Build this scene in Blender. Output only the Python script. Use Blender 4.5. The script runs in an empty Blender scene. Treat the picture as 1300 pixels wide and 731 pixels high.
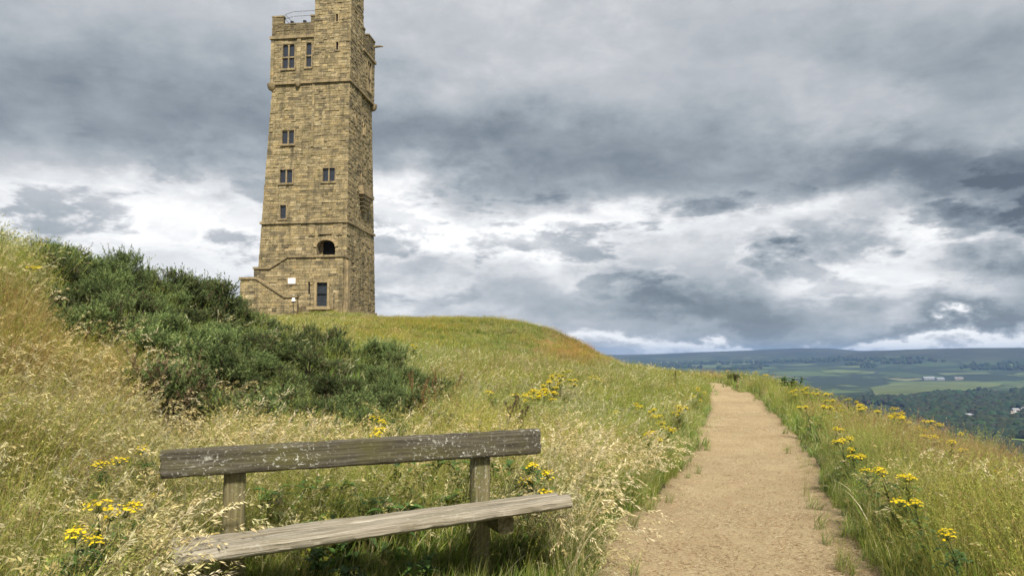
import bpy, bmesh, math, random
import numpy as np
from mathutils import Vector, Matrix, noise as mnoise

QUICK = False
SC = bpy.context.scene
COL = SC.collection
rng = np.random.default_rng(7)
random.seed(7)
PI = math.pi

# ------------------------------------------------------------------ camera
EYE = 1.45
FPX = 975.0                                  # focal length in pixels of the 1300 px wide photograph
PITCH = math.atan((452 - 365.5) / FPX)
cam_d = bpy.data.cameras.new('camera')
cam_d.lens = 27.0
cam_d.sensor_width = 36.0
cam_d.clip_start = 0.05
cam_d.clip_end = 60000
cam = bpy.data.objects.new('camera', cam_d)
COL.objects.link(cam)
cam.location = (0, 0, EYE)
cam.rotation_euler = (PI / 2 + PITCH, 0, 0)
SC.camera = cam

# ------------------------------------------------------------------ render, exposure
SC.render.engine = 'CYCLES'
SC.view_settings.view_transform = 'Standard'
SC.view_settings.look = 'None'
SC.view_settings.gamma = 1.0
SC.view_settings.exposure = 0.95
cy = SC.cycles
cy.use_denoising = True
cy.max_bounces = 5
cy.diffuse_bounces = 2
cy.use_adaptive_sampling = True
cy.adaptive_threshold = 0.02
cy.glossy_bounces = 2
cy.transmission_bounces = 4
cy.volume_bounces = 0
cy.transparent_max_bounces = 8
cy.sample_clamp_indirect = 6.0

# ------------------------------------------------------------------ sun
SUN_EL = math.radians(48)
SUN_AZ = math.radians(166)                   # compass angle from +Y towards +X: behind the camera
sd = bpy.data.lights.new('sun', 'SUN')
sd.energy = 3.3
sd.angle = math.radians(8)
sd.color = (1.0, 0.93, 0.82)
sun = bpy.data.objects.new('sun', sd)
COL.objects.link(sun)
sdir = Vector((math.sin(SUN_AZ) * math.cos(SUN_EL), math.cos(SUN_AZ) * math.cos(SUN_EL), math.sin(SUN_EL)))
sun.rotation_euler = sdir.to_track_quat('Z', 'Y').to_euler()
sun.location = (-30, -30, 60)


# ------------------------------------------------------------------ pixel helpers (layout survey of the place)
def at(px, py, Y):
    u = (px - 650) / FPX
    v = -(py - 365.5) / FPX
    d = np.array([u, math.cos(PITCH) - v * math.sin(PITCH), math.sin(PITCH) + v * math.cos(PITCH)])
    return np.array([0, 0, EYE]) + d * (Y / d[1])


def ray(px, py):
    u = (px - 650) / FPX
    v = -(py - 365.5) / FPX
    d = np.array([u, math.cos(PITCH) - v * math.sin(PITCH), math.sin(PITCH) + v * math.cos(PITCH)])
    return d / np.linalg.norm(d)


def project(x, y, z):
    zz = z - EYE
    F = y * math.cos(PITCH) + zz * math.sin(PITCH)
    U = -y * math.sin(PITCH) + zz * math.cos(PITCH)
    F = np.where(F < 0.05, 0.05, F)
    return 650 + FPX * x / F, 365.5 - FPX * U / F


# ------------------------------------------------------------------ node helpers
class NT:
    def __init__(s, tree):
        s.t = tree
        s.n = tree.nodes
        s.l = tree.links

    def new(s, typ, **kw):
        n = s.n.new(typ)
        for k, v in kw.items():
            setattr(n, k, v)
        return n

    def put(s, sock, v):
        if isinstance(v, bpy.types.NodeSocket):
            s.l.new(v, sock)
        elif v is not None:
            sock.default_value = v

    def math(s, op, a, b=None, c=None, clamp=False):
        n = s.new('ShaderNodeMath', operation=op)
        n.use_clamp = clamp
        s.put(n.inputs[0], a)
        if b is not None: s.put(n.inputs[1], b)
        if c is not None: s.put(n.inputs[2], c)
        return n.outputs[0]

    def vmath(s, op, a, b=None, out=0):
        n = s.new('ShaderNodeVectorMath', operation=op)
        s.put(n.inputs[0], a)
        if b is not None: s.put(n.inputs[1], b)
        return n.outputs[out]

    def mix(s, f, a, b, blend='MIX', clamp=False):
        n = s.new('ShaderNodeMix', data_type='RGBA', blend_type=blend)
        n.clamp_result = clamp
        s.put(n.inputs[0], f)
        s.put(n.inputs[6], a if not isinstance(a, tuple) else (*a[:3], 1))
        s.put(n.inputs[7], b if not isinstance(b, tuple) else (*b[:3], 1))
        return n.outputs[2]

    def noise(s, vec, scale, detail=4, rough=0.55, dist=0.0, out=0):
        n = s.new('ShaderNodeTexNoise')
        if vec is not None: s.l.new(vec, n.inputs['Vector'])
        n.inputs['Scale'].default_value = scale
        n.inputs['Detail'].default_value = detail
        n.inputs['Roughness'].default_value = rough
        n.inputs['Distortion'].default_value = dist
        return n.outputs[out]

    def ramp(s, fac, stops, interp='LINEAR'):
        n = s.new('ShaderNodeValToRGB')
        n.color_ramp.interpolation = interp
        e = n.color_ramp.elements
        while len(e) < len(stops): e.new(0.5)
        for i, (p, c) in enumerate(stops):
            e[i].position = p
            e[i].color = (*c, 1) if len(c) == 3 else c
        s.put(n.inputs[0], fac)
        return n.outputs[0]

    def rng(s, v, a, b, c=0.0, d=1.0, smooth=False):
        n = s.new('ShaderNodeMapRange')
        n.interpolation_type = 'SMOOTHSTEP' if smooth else 'LINEAR'
        s.put(n.inputs[0], v)
        for i, k in enumerate((a, b, c, d)): n.inputs[i + 1].default_value = k
        return n.outputs[0]


def material(name):
    m = bpy.data.materials.new(name)
    m.use_nodes = True
    t = m.node_tree
    t.nodes.clear()
    k = NT(t)
    out = k.new('ShaderNodeOutputMaterial')
    b = k.new('ShaderNodeBsdfPrincipled')
    k.l.new(b.outputs[0], out.inputs[0])
    return m, k, b, out


# ------------------------------------------------------------------ world: physical sky with a broken deck of cloud
W = bpy.data.worlds.new('World')
SC.world = W
W.use_nodes = True
W.node_tree.nodes.clear()
k = NT(W.node_tree)
wo = k.new('ShaderNodeOutputWorld')
bg = k.new('ShaderNodeBackground')
bg.inputs[1].default_value = 0.1
k.l.new(bg.outputs[0], wo.inputs[0])
sky = k.new('ShaderNodeTexSky')
sky.sky_type = 'NISHITA'
sky.sun_disc = False
sky.sun_elevation = SUN_EL
sky.sun_rotation = SUN_AZ
sky.altitude = 270
tc = k.new('ShaderNodeTexCoord')
D = k.vmath('NORMALIZE', tc.outputs['Generated'])
sx = k.new('ShaderNodeSeparateXYZ')
k.l.new(D, sx.inputs[0])
dx, dy, dz = sx.outputs
az = k.math('ARCTAN2', dx, dy)
el = k.math('ARCSINE', dz)
den = k.math('ADD', k.math('MAXIMUM', dz, 0.0), 0.16)
cx = k.new('ShaderNodeCombineXYZ')
k.l.new(k.math('DIVIDE', dx, den), cx.inputs[0])
k.l.new(k.math('DIVIDE', dy, den), cx.inputs[1])
deck = cx.outputs[0]                          # position on a level cloud deck
n_big = k.noise(deck, 0.85, 3, 0.5, 0.2)
n_mid = k.noise(deck, 2.1, 6, 0.56, 0.35)
# billows, in direction space so that cumulus keep their height near the horizon
stretch = k.vmath('MULTIPLY', D, (1.0, 1.0, 1.9))
n_bil = k.noise(stretch, 5.0, 8, 0.58, 0.25)
n_fin = k.noise(stretch, 15.0, 7, 0.6, 0.2)
# wind-torn outlines: the cloud bodies' positions are shifted by noise
wn = k.noise(stretch, 6.5, 6, 0.6, 0.0, out=1)
wv = k.vmath('MULTIPLY', k.vmath('SUBTRACT', wn, (0.5, 0.5, 0.5)), (0.36, 0.17, 0.0))
cc = k.new('ShaderNodeCombineXYZ')
k.l.new(az, cc.inputs[0])
k.l.new(el, cc.inputs[1])
P = k.vmath('ADD', cc.outputs[0], wv)
# cloud bodies: (px, py, rx, ry, strength) surveyed in the photograph; + bright break, - thick dark body
BODIES = [
    (110, 128, 210, 66, -0.26), (330, 178, 120, 30, -0.10), (60, 20, 130, 40, -0.02),
    (560, 170, 120, 45, -0.18), (740, 185, 220, 55, -0.26), (900, 235, 200, 36, -0.18), (1190, 240, 150, 46, -0.42), (1000, 40, 150, 40, -0.07),
    (1200, 90, 130, 60, -0.17), (1300, 325, 75, 60, -0.55),
    (1085, 145, 60, 24, 0.15), (600, 50, 200, 60, -0.05), (560, 240, 120, 22, 0.10), (700, 70, 80, 30, .01),
    (232, 268, 95, 34, 0.22), (40, 240, 120, 26, 0.08), (490, 283, 60, 36, 0.34), (700, 288, 160, 20, 0.22), (120, 330, 260, 40, 0.12), (620, 310, 70, 22, 0.2),
    (1000, 285, 150, 22, 0.22), (1190, 312, 62, 26, 0.42), (1230, 370, 70, 30, 0.28), (1080, 365, 60, 26, .12),
    (850, 388, 130, 24, -0.36), (1010, 398, 80, 16, -0.24), (1070, 326, 46, 14, -0.34), (520, 340, 50, 18, -0.14), (985, 330, 26, 14, -0.16),
    (740, 355, 90, 22, -0.12), (650, 395, 110, 14, -0.05), (1200, 418, 130, 10, -0.26), (960, 424, 160, 6, -0.16),
    (880, 437, 220, 9, 0.42), (1180, 437, 200, 6, 0.42), (540, 385, 50, 14, 0.18),
]
acc = None
for (px, py, rx, ry, s) in BODIES:
    r = ray(px, py)
    a0, e0 = math.atan2(r[0], r[1]), math.asin(r[2])
    if s < 0: s *= 1.08
    v = k.vmath('MULTIPLY', k.vmath('SUBTRACT', P, (a0, e0, 0)), (FPX / rx / 1.1, FPX / ry / 0.98, 0))
    g = k.math('POWER', 0.42, k.vmath('DOT_PRODUCT', v, v, out=1))
    acc = k.math('MULTIPLY', g, s) if acc is None else k.math('MULTIPLY_ADD', g, s, acc)
v = k.math('MULTIPLY_ADD', k.math('SUBTRACT', n_big, 0.5), 0.26, 0.59)
v = k.math('MULTIPLY_ADD', k.math('SUBTRACT', n_mid, 0.5), 0.24, v)
v = k.math('MULTIPLY_ADD', k.math('SUBTRACT', n_bil, 0.5), 0.34, v)
v = k.math('MULTIPLY_ADD', k.math('SUBTRACT', n_fin, 0.5), 0.27, v)
# towards the horizon the deck breaks into separate puffs with bright air between them
band = k.math('POWER', 0.37, k.math('POWER', k.math('DIVIDE', k.math('SUBTRACT', el, 0.145), 0.075), 2.0))
puff_n = k.noise(k.vmath('MULTIPLY', D, (1.0, 1.0, 2.6)), 6.0, 10, 0.60, 0.15)
puff = k.rng(puff_n, 0.50, 0.585, smooth=True)
rim = k.math('MULTIPLY', k.rng(puff_n, 0.44, 0.50, smooth=True), k.rng(puff_n, 0.585, 0.50, smooth=True))
v = k.math('MULTIPLY_ADD', band, 0.075, v)
v = k.math('MULTIPLY_ADD', k.math('MULTIPLY', band, puff), -0.28, v)
v = k.math('MULTIPLY_ADD', k.math('MULTIPLY', band, rim), 0.09, v)
lum = k.math('ADD', v, acc, clamp=True)
E_ = 0.575                                     # cloud brightness for this exposure
def cl(r, g, b): return (r * E_, g * E_, b * E_)
ccol = k.ramp(lum, [(0.0, cl(0.095, 0.112, 0.135)), (0.22, cl(0.198, 0.228, 0.258)), (0.42, cl(0.355, 0.392, 0.422)),
                    (0.58, cl(0.50, 0.52, 0.55)), (0.76, cl(0.75, 0.76, 0.775)), (0.92, cl(0.95, 0.95, 0.945)), (1.0, cl(1.0, 1.0, 0.99))])
ccol10 = k.vmath('SCALE', ccol)
ccol10.node.inputs['Scale'].default_value = 10.0
# thin veils let a little of the blue sky through
veil = k.rng(lum, 0.34, 0.52, 0.955, 0.985)
skycol = k.mix(veil, sky.outputs[0], ccol10)
k.l.new(skycol, bg.inputs[0])


# ------------------------------------------------------------------ mesh helpers
def tag(o, label=None, cat=None, group=None, kind=None):
    if label: o['label'] = label
    if cat: o['category'] = cat
    if group: o['group'] = group
    if kind: o['kind'] = kind
    return o


def link(o, parent=None):
    COL.objects.link(o)
    if parent is not None: o.parent = parent
    return o


def empty(name, loc=(0, 0, 0), rz=0.0):
    o = bpy.data.objects.new(name, None)
    o.empty_display_size = 0.2
    o.location = loc
    o.rotation_euler = (0, 0, rz)
    return link(o)


class MB:
    """collects faces for one mesh"""
    def __init__(s):
        s.v = []
        s.f = []
        s.c = []

    def add(s, verts, faces, col=None):
        b = len(s.v)
        s.v.extend([tuple(map(float, q)) for q in verts])
        s.f.extend([tuple(b + i for i in f) for f in faces])
        if col is not None:
            if isinstance(col[0], (int, float, np.floating)): s.c.extend([tuple(col)] * len(verts))
            else: s.c.extend([tuple(q) for q in col])

    def box(s, c, size, rot=None, col=None):
        hx, hy, hz = size[0] / 2, size[1] / 2, size[2] / 2
        vs = [Vector((x, y, z)) for x in (-hx, hx) for y in (-hy, hy) for z in (-hz, hz)]
        if rot is not None: vs = [rot @ q for q in vs]
        c = Vector(c)
        s.add([q + c for q in vs], [(0, 1, 3, 2), (4, 6, 7, 5), (0, 4, 5, 1), (2, 3, 7, 6), (0, 2, 6, 4), (1, 5, 7, 3)], col)

    def box2(s, x0, x1, y0, y1, z0, z1, col=None):
        s.box(((x0 + x1) / 2, (y0 + y1) / 2, (z0 + z1) / 2), (x1 - x0, y1 - y0, z1 - z0), None, col)

    def prism(s, pts, y0, y1, col=None):
        """polygon in (x, z) pulled along y"""
        n = len(pts)
        vs = [(x, y0, z) for x, z in pts] + [(x, y1, z) for x, z in pts]
        s.add(vs, [tuple(range(n)), tuple(range(2 * n - 1, n - 1, -1))] + [((i + 1) % n, i, n + i, n + (i + 1) % n) for i in range(n)], col)

    def tube(s, pts, rad, n=6, col=None, cap=True):
        pts = [Vector(q) for q in pts]
        rad = rad if hasattr(rad, '__len__') else [rad] * len(pts)
        rings = []
        for i, q in enumerate(pts):
            t = (pts[min(i + 1, len(pts) - 1)] - pts[max(i - 1, 0)]).normalized()
            a = t.cross(Vector((0.31, 0.17, 0.93)))
            if a.length < 1e-4: a = t.cross(Vector((1, 0, 0)))
            a.normalize()
            b = t.cross(a)
            rings.append([q + (a * math.cos(2 * PI * j / n) + b * math.sin(2 * PI * j / n)) * rad[i] for j in range(n)])
        fs = []
        for i in range(len(pts) - 1):
            for j in range(n):
                fs.append((i * n + j, i * n + (j + 1) % n, (i + 1) * n + (j + 1) % n, (i + 1) * n + j))
        if cap:
            fs.append(tuple(range(n - 1, -1, -1)))
            fs.append(tuple((len(pts) - 1) * n + j for j in range(n)))
        s.add([q for r in rings for q in r], fs, col)

    def mesh(s, name, mat=None, smooth=False):
        me = bpy.data.meshes.new(name)
        me.from_pydata(s.v, [], s.f)
        if s.c and len(s.c) == len(s.v):
            a = me.color_attributes.new('Col', 'FLOAT_COLOR', 'POINT')
            arr = np.ones((len(s.v), 4), np.float32)
            arr[:, :3] = np.array(s.c)[:, :3]
            a.data.foreach_set('color', arr.ravel())
        if mat: me.materials.append(mat)
        if smooth: me.polygons.foreach_set('use_smooth', [True] * len(me.polygons))
        me.update()
        return me

    def build(s, name, mat=None, parent=None, smooth=False):
        return link(bpy.data.objects.new(name, s.mesh(name, mat, smooth)), parent)


def children_of(o, index):
    return index.get(o, [])


def copy_tree(o, kids, parent=None):
    c = o.copy()
    COL.objects.link(c)
    c.parent = parent
    for ch in kids.get(o, []):
        copy_tree(ch, kids, c)
    return c


def kid_index():
    d = {}
    for o in SC.objects:
        if o.parent: d.setdefault(o.parent, []).append(o)
    return d


# ------------------------------------------------------------------ terrain
PY = np.array([-40, -8, 0, 5.24, 6.52, 8.41, 10.45, 14.4, 19.4, 27, 35.75, 38.5, 42, 48, 60])
PX = np.array([-11.5, -2.0, 0.15, 1.50, 1.84, 2.50, 3.16, 4.33, 5.72, 7.66, 9.70, 9.95, 9.3, 6.5, -1.0])
PW = np.array([0.90, 0.90, 0.90, 0.90, 0.90, 0.88, 0.90, 0.87, 0.87, 0.77, 0.55, 0.45, .42, .42, .42])


def path_x(y): return np.interp(y, PY, PX)


def path_w(y): return np.interp(y, PY, PW)


def path_off(x, y):
    """signed distance to the path's middle, + towards the valley"""
    return (x - path_x(y)) * 0.962


def P3(px, py, Y, h):
    q = at(px, py, Y)
    return (q[0], q[1], q[2] - h)


CT = []
for y in (-30, -15, -5, 0, 4, 8, 12, 16, 20, 25, 30, 36):
    xc = float(path_x(y))
    for o, z in ((-0.9, 0.0), (0.0, -0.02), (0.9, 0.0)): CT.append((xc + o, y, z))
    if y <= 30:
        for o, z in ((1.5, 0.11), (2.0, 0.10), (3.0, -0.30), (5.0, -1.95), (9.0, -5.6), (18, -14)):
            kx = 1.0 if y < 14 else 0.82
            CT.append((xc + o * kx, y - 0.2 * o, z))
CT += [(10.2, 39.5, 0.12), (9.0, 41, 0.12), (11.4, 42, 0.12), (12.3, 45, -0.2), (13.5, 50, -1.6), (15, 36, -1.2), (22, 40, -6), (16, 58, -5.5), (9.5, 48, 0.0)]
CT += [(-1.7, 3.6, .12), (0.2, 4.5, .12), (-0.8, 4.2, .12), (-2.2, 2, .10), (-1.8, -2, .2), (-6, -4, 1.0), (-5, 0, .7), (-9, 4, 2.3), (-12, -6, 2.6), (-14, 8, 3.2), (-25, -20, 4.5)]
CT += [P3(0, 600, 4.5, .42), P3(0, 480, 6.5, .38), P3(0, 400, 8, .32), P3(0, 302, 10.5, .45), P3(100, 330, 13, .55), (-9.5, 15, 2.85), (-12, 22, 3.0)]
CT += [P3(200, 332, 16, 1.15), P3(290, 374, 18, 1.0), P3(400, 418, 18, .8), P3(480, 440, 17, .75), P3(540, 470, 15, .55), P3(330, 500, 10, .35), P3(210, 515, 8.5, .3), P3(450, 512, 9, .42),
       P3(700, 560, 7, .42), P3(800, 502, 14, .48), P3(660, 482, 14, .55), P3(760, 472, 25, .45), P3(850, 476, 28, .45), P3(110, 520, 7, .35), P3(560, 600, 5.6, .4), P3(150, 440, 9.5, .35)]
CT += [P3(365, 400, 70, .2), P3(485, 401, 69, .3), P3(540, 402.5, 66, .3), P3(590, 403, 64, .3), (-9, 78, 4.55), (-8, 90, 4.1), (-13, 88, 5.0), P3(640, 403, 62, .35), P3(700, 415, 58, .35), P3(740, 437, 55, .35), P3(780, 455, 52, .4), P3(800, 461, 47, .4),
       P3(560, 450, 35, .3), P3(500, 432, 35, .3), P3(640, 450, 38, .3), P3(720, 458, 38, .3), P3(420, 407, 52, .3), P3(620, 425, 50, .3), P3(700, 440, 46, .3), P3(330, 400, 50, .4), P3(300, 385, 74, 0.0)]
TZ = float(at(441, 397.5, 75)[2])
CT += [(-17, 74, TZ - 0.05), (-26, 73, TZ), (-20, 78, TZ), (-20, 90, TZ), (-35, 75, TZ), (-40, 55, 5.0), (-30, 40, 4.2), (-20, 28, 3.2), (-2, 80, 5.0), (5, 80, 2.6), (11, 75, -1.8), (18, 75, -8), (-45, 95, TZ), (-10, 105, 4.0), (10, 100, -6), (-60, 40, 4.0), (-45, 10, 4.0)]
for a in range(0, 360, 20):
    r = 150
    x, y = -18 + r * math.sin(math.radians(a)), 55 + r * math.cos(math.radians(a))
    CT.append((x, y, -48.0))
CT = np.array(CT, float)


def _U(r2):
    return 0.5 * r2 * np.log(r2 + 1e-9)


_n = len(CT)
_K = _U(((CT[:, None, :2] - CT[None, :, :2]) ** 2).sum(-1)) + np.eye(_n) * 0.25
_P = np.c_[np.ones(_n), CT[:, :2]]
_A = np.block([[_K, _P], [_P.T, np.zeros((3, 3))]])
_sol = np.linalg.solve(_A, np.r_[CT[:, 2], np.zeros(3)])


def sstep(a, b, x):
    t = np.clip((x - a) / (b - a), 0, 1)
    return t * t * (3 - 2 * t)


class VNoise:
    def __init__(s, seed):
        s.g = np.random.default_rng(seed).random((256, 256))

    def one(s, x, y):
        xi = np.floor(x).astype(int)
        yi = np.floor(y).astype(int)
        fx = x - xi
        fy = y - yi
        fx = fx * fx * (3 - 2 * fx)
        fy = fy * fy * (3 - 2 * fy)
        g = s.g
        a = g[xi % 256, yi % 256]
        b = g[(xi + 1) % 256, yi % 256]
        c = g[xi % 256, (yi + 1) % 256]
        d = g[(xi + 1) % 256, (yi + 1) % 256]
        return (a * (1 - fx) + b * fx) * (1 - fy) + (c * (1 - fx) + d * fx) * fy

    def __call__(s, x, y, oct=3):
        t = 0
        A = 0.5
        for i in range(oct):
            t = t + A * (s.one(x * 2 ** i + 17.3 * i, y * 2 ** i + 5.1 * i) - 0.5)
            A *= 0.5
        return t


VN = [VNoise(i) for i in range(8)]
_sky_px = np.array([-3000, 400, 785, 830, 900, 1010, 1050, 1092, 1300, 2200, 4000])
_sky_py = np.array([440, 444, 450.5, 449.0, 446.0, 442.0, 442.6, 446.0, 446.5, 441, 440])


def far_z(x, y):
    r = np.hypot(x + 18, y - 55)
    z = 6 - 136 * sstep(20, 330, r) + VN[0](x / 900., y / 900., 3) * 34 * sstep(500, 1500, r)
    R = np.hypot(x, y)
    azp = 650 + FPX * np.tan(np.clip(np.arctan2(x, np.abs(y) + 1e-6), -1.25, 1.25))
    spy = np.interp(azp, _sky_px, _sky_py)
    zt = EYE + (452 - spy) / FPX * 9200
    z = z + (zt + 130) * (0.30 * sstep(3400, 6200, R) + 0.70 * sstep(5600, 9200, R)) * (1 + 0.10 * VN[1](x / 1500., y / 1500., 3) * sstep(3500, 6000, R) * (1 - sstep(7800, 9000, R)))
    # the nearer moor that overlaps on the valley's far right
    zr = EYE + (452 - np.interp(azp, [1020, 1092, 1150, 1220, 1300, 2200], [452, 446.5, 444.5, 443.0, 443.0, 444])) / FPX * 6900
    bump = np.exp(-((R - 6900) / 900.) ** 2) * sstep(980, 1110, azp)
    z = np.maximum(z, z * (1 - bump) + zr * bump)
    return z


def ground(x, y, fine=True):
    x = np.asarray(x, float)
    y = np.asarray(y, float)
    shp = x.shape
    x = x.ravel()
    y = y.ravel()
    z = far_z(x, y)
    rr = np.hypot(x + 18, y - 55)
    near = rr < 150
    if near.any():
        xn, yn = x[near], y[near]
        zn = np.zeros(xn.shape)
        for i in range(0, len(xn), 20000):
            q = np.c_[xn[i:i + 20000], yn[i:i + 20000]]
            U = _U(((q[:, None, :] - CT[None, :, :2]) ** 2).sum(-1))
            zn[i:i + 20000] = U @ _sol[:_n] + _sol[_n] + q @ _sol[_n + 1:]
        if fine:
            off = np.abs(path_off(xn, yn))
            away = sstep(0.8, 2.5, off) * sstep(1.5, 4, np.hypot(xn + 0.8, yn - 4.1))
            zn = zn + away * (VN[2](xn / 2.3, yn / 2.3, 3) * 0.20 + VN[3](xn / 9., yn / 9., 2) * 0.3)
        w = 1 - sstep(95, 148, rr[near])
        z[near] = zn * w + z[near] * (1 - w)
    return z.reshape(shp)


def gz(x, y): return float(ground(np.array([x]), np.array([y]))[0])


def on_ray(px, py, h, y0=3.0, y1=90.0):
    """first place along a pixel's line of sight that is h above the ground"""
    ys = np.concatenate([np.arange(y0, 20, 0.1), np.arange(20, y1, 0.3)])
    d = ray(px, py)
    t = ys / d[1]
    xs, zs = d[0] * t, EYE + d[2] * t
    g = ground(xs, ys)
    hit = np.where(zs - g <= h)[0]
    i = hit[0] if len(hit) else int(np.argmin(zs - g - h))
    return float(xs[i]), float(ys[i]), float(g[i]), float(zs[i] - g[i])


# ------------------------------------------------------------------ ground sheet
def mat_ground():
    m, k, b, out = material('earth_and_fields')
    geo = k.new('ShaderNodeNewGeometry')
    pos = geo.outputs['Position']
    R = k.vmath('LENGTH', pos, out=1)
    # near: earth, dead grass and moss between the stems
    n1 = k.noise(pos, 1.1, 6, 0.6)
    n2 = k.noise(pos, 9.0, 6, 0.65)
    n3 = k.noise(pos, 0.16, 4, 0.55)
    near = k.ramp(n2, [(0.3, (0.030, 0.026, 0.014)), (0.5, (0.062, 0.056, 0.024)), (0.7, (0.12, 0.105, 0.045))])
    near = k.mix(k.rng(n1, 0.4, 0.65), near, k.ramp(n2, [(0.3, (0.035, 0.05, 0.015)), (0.7, (0.13, 0.15, 0.04))]))
    hill = k.ramp(n3, [(0.32, (0.12, 0.135, 0.035)), (0.5, (0.17, 0.155, 0.05)), (0.68, (0.22, 0.15, 0.06))])
    hill = k.mix(k.rng(n1, 0.3, 0.7, 0.0, 0.5), hill, k.ramp(n2, [(0.3, (0.07, 0.08, 0.022)), (0.7, (0.24, 0.2, 0.08))]))
    nearhill = k.mix(k.rng(R, 14, 40), near, hill)
    # far: fields, hedges, woods, moor
    warp = k.vmath('ADD', pos, k.vmath('SCALE', k.noise(pos, 0.0016, 3, 0.5, out=1)))
    warp.node.inputs[1].links[0].from_node.inputs['Scale'].default_value = 220.0
    flat = k.vmath('MULTIPLY', warp, (1, 1, 0))
    vor = k.new('ShaderNodeTexVoronoi')
    vor.inputs['Scale'].default_value = 0.0036
    vor.inputs['Randomness'].default_value = 0.85
    k.l.new(flat, vor.inputs['Vector'])
    sep = k.new('ShaderNodeSeparateColor')
    k.l.new(vor.outputs['Color'], sep.inputs[0])
    field = k.ramp(sep.outputs[0], [(0.0, (0.025, 0.038, 0.018)), (0.2, (0.05, 0.075, 0.028)), (0.45, (0.08, 0.115, 0.038)), (0.65, (0.11, 0.135, 0.05)),
                                    (0.85, (0.17, 0.165, 0.08)), (0.93, (0.035, 0.05, 0.024))], 'CONSTANT')
    vd = k.new('ShaderNodeTexVoronoi', feature='DISTANCE_TO_EDGE')
    vd.inputs['Scale'].default_value = 0.0036
    vd.inputs['Randomness'].default_value = 0.85
    k.l.new(flat, vd.inputs['Vector'])
    hedge = k.rng(vd.outputs['Distance'], 0.03, 0.05)
    nw = k.noise(pos, 0.0022, 5, 0.6)
    field = k.mix(hedge, (0.022, 0.034, 0.016), field)
    field = k.mix(k.rng(nw, 0.53, 0.56), field, (0.024, 0.036, 0.018))
    nm = k.noise(pos, 0.0017, 6, 0.62)
    moor = k.ramp(nm, [(0.3, (0.016, 0.018, 0.015)), (0.48, (0.034, 0.035, 0.023)), (0.6, (0.055, 0.06, 0.03)), (0.75, (0.055, 0.045, 0.033))])
    sz = k.new('ShaderNodeSeparateXYZ')
    k.l.new(pos, sz.inputs[0])
    hi = k.math('ADD', sz.outputs[2], k.math('MULTIPLY', k.math('SUBTRACT', nm, 0.5), 260.0))
    far = k.mix(k.rng(hi, -40, 5), field, moor)
    col = k.mix(k.rng(R, 140, 320), nearhill, far)
    k.put(b.inputs['Base Color'], col)
    b.inputs['Roughness'].default_value = 0.95
    b.inputs['Specular IOR Level'].default_value = 0.15
    bp = k.new('ShaderNodeBump')
    bp.inputs['Strength'].default_value = 0.6
    bp.inputs['Distance'].default_value = 0.06
    k.l.new(n2, bp.inputs['Height'])
    k.l.new(bp.outputs[0], b.inputs['Normal'])
    return m


def build_ground():
    a_in = np.linspace(-44, 44, 300)
    a_out = np.linspace(44, 316, 92)[1:-1]
    A = np.radians(np.concatenate([a_in, a_out]))
    nr = 440
    Rr = 0.4 * (13500 / 0.4) ** (np.arange(nr) / (nr - 1))
    aa, rr = np.meshgrid(A, Rr)
    x, y = rr * np.sin(aa), rr * np.cos(aa)
    z = ground(x, y)
    off = np.abs(path_off(x, y))
    w = path_w(y)
    carve = (1 - sstep(-0.10, 0.0, off - w)) * (y < 47) * (y > -7)
    z = z - 0.05 * carve
    na = len(A)
    vs = np.c_[x.ravel(), y.ravel(), z.ravel()]
    vs = np.vstack([vs, [[0, 0, gz(0, 0) - 0.05]]])
    i = np.arange((nr - 1) * na)
    r, c = i // na, i % na
    c2 = (c + 1) % na
    quads = np.c_[r * na + c, r * na + c2, (r + 1) * na + c2, (r + 1) * na + c][:, ::-1]
    tris = [(len(vs) - 1, int((j + 1) % na), int(j)) for j in range(na)]
    me = bpy.data.meshes.new('ground')
    me.from_pydata(vs.tolist(), [], quads.tolist() + tris)
    me.polygons.foreach_set('use_smooth', [True] * len(me.polygons))
    me.materials.append(mat_ground())
    me.update()
    o = link(bpy.data.objects.new('ground', me))
    tag(o, 'rough hilltop ground falling to a wide valley and moors', 'ground', kind='structure')


build_ground()


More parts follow.
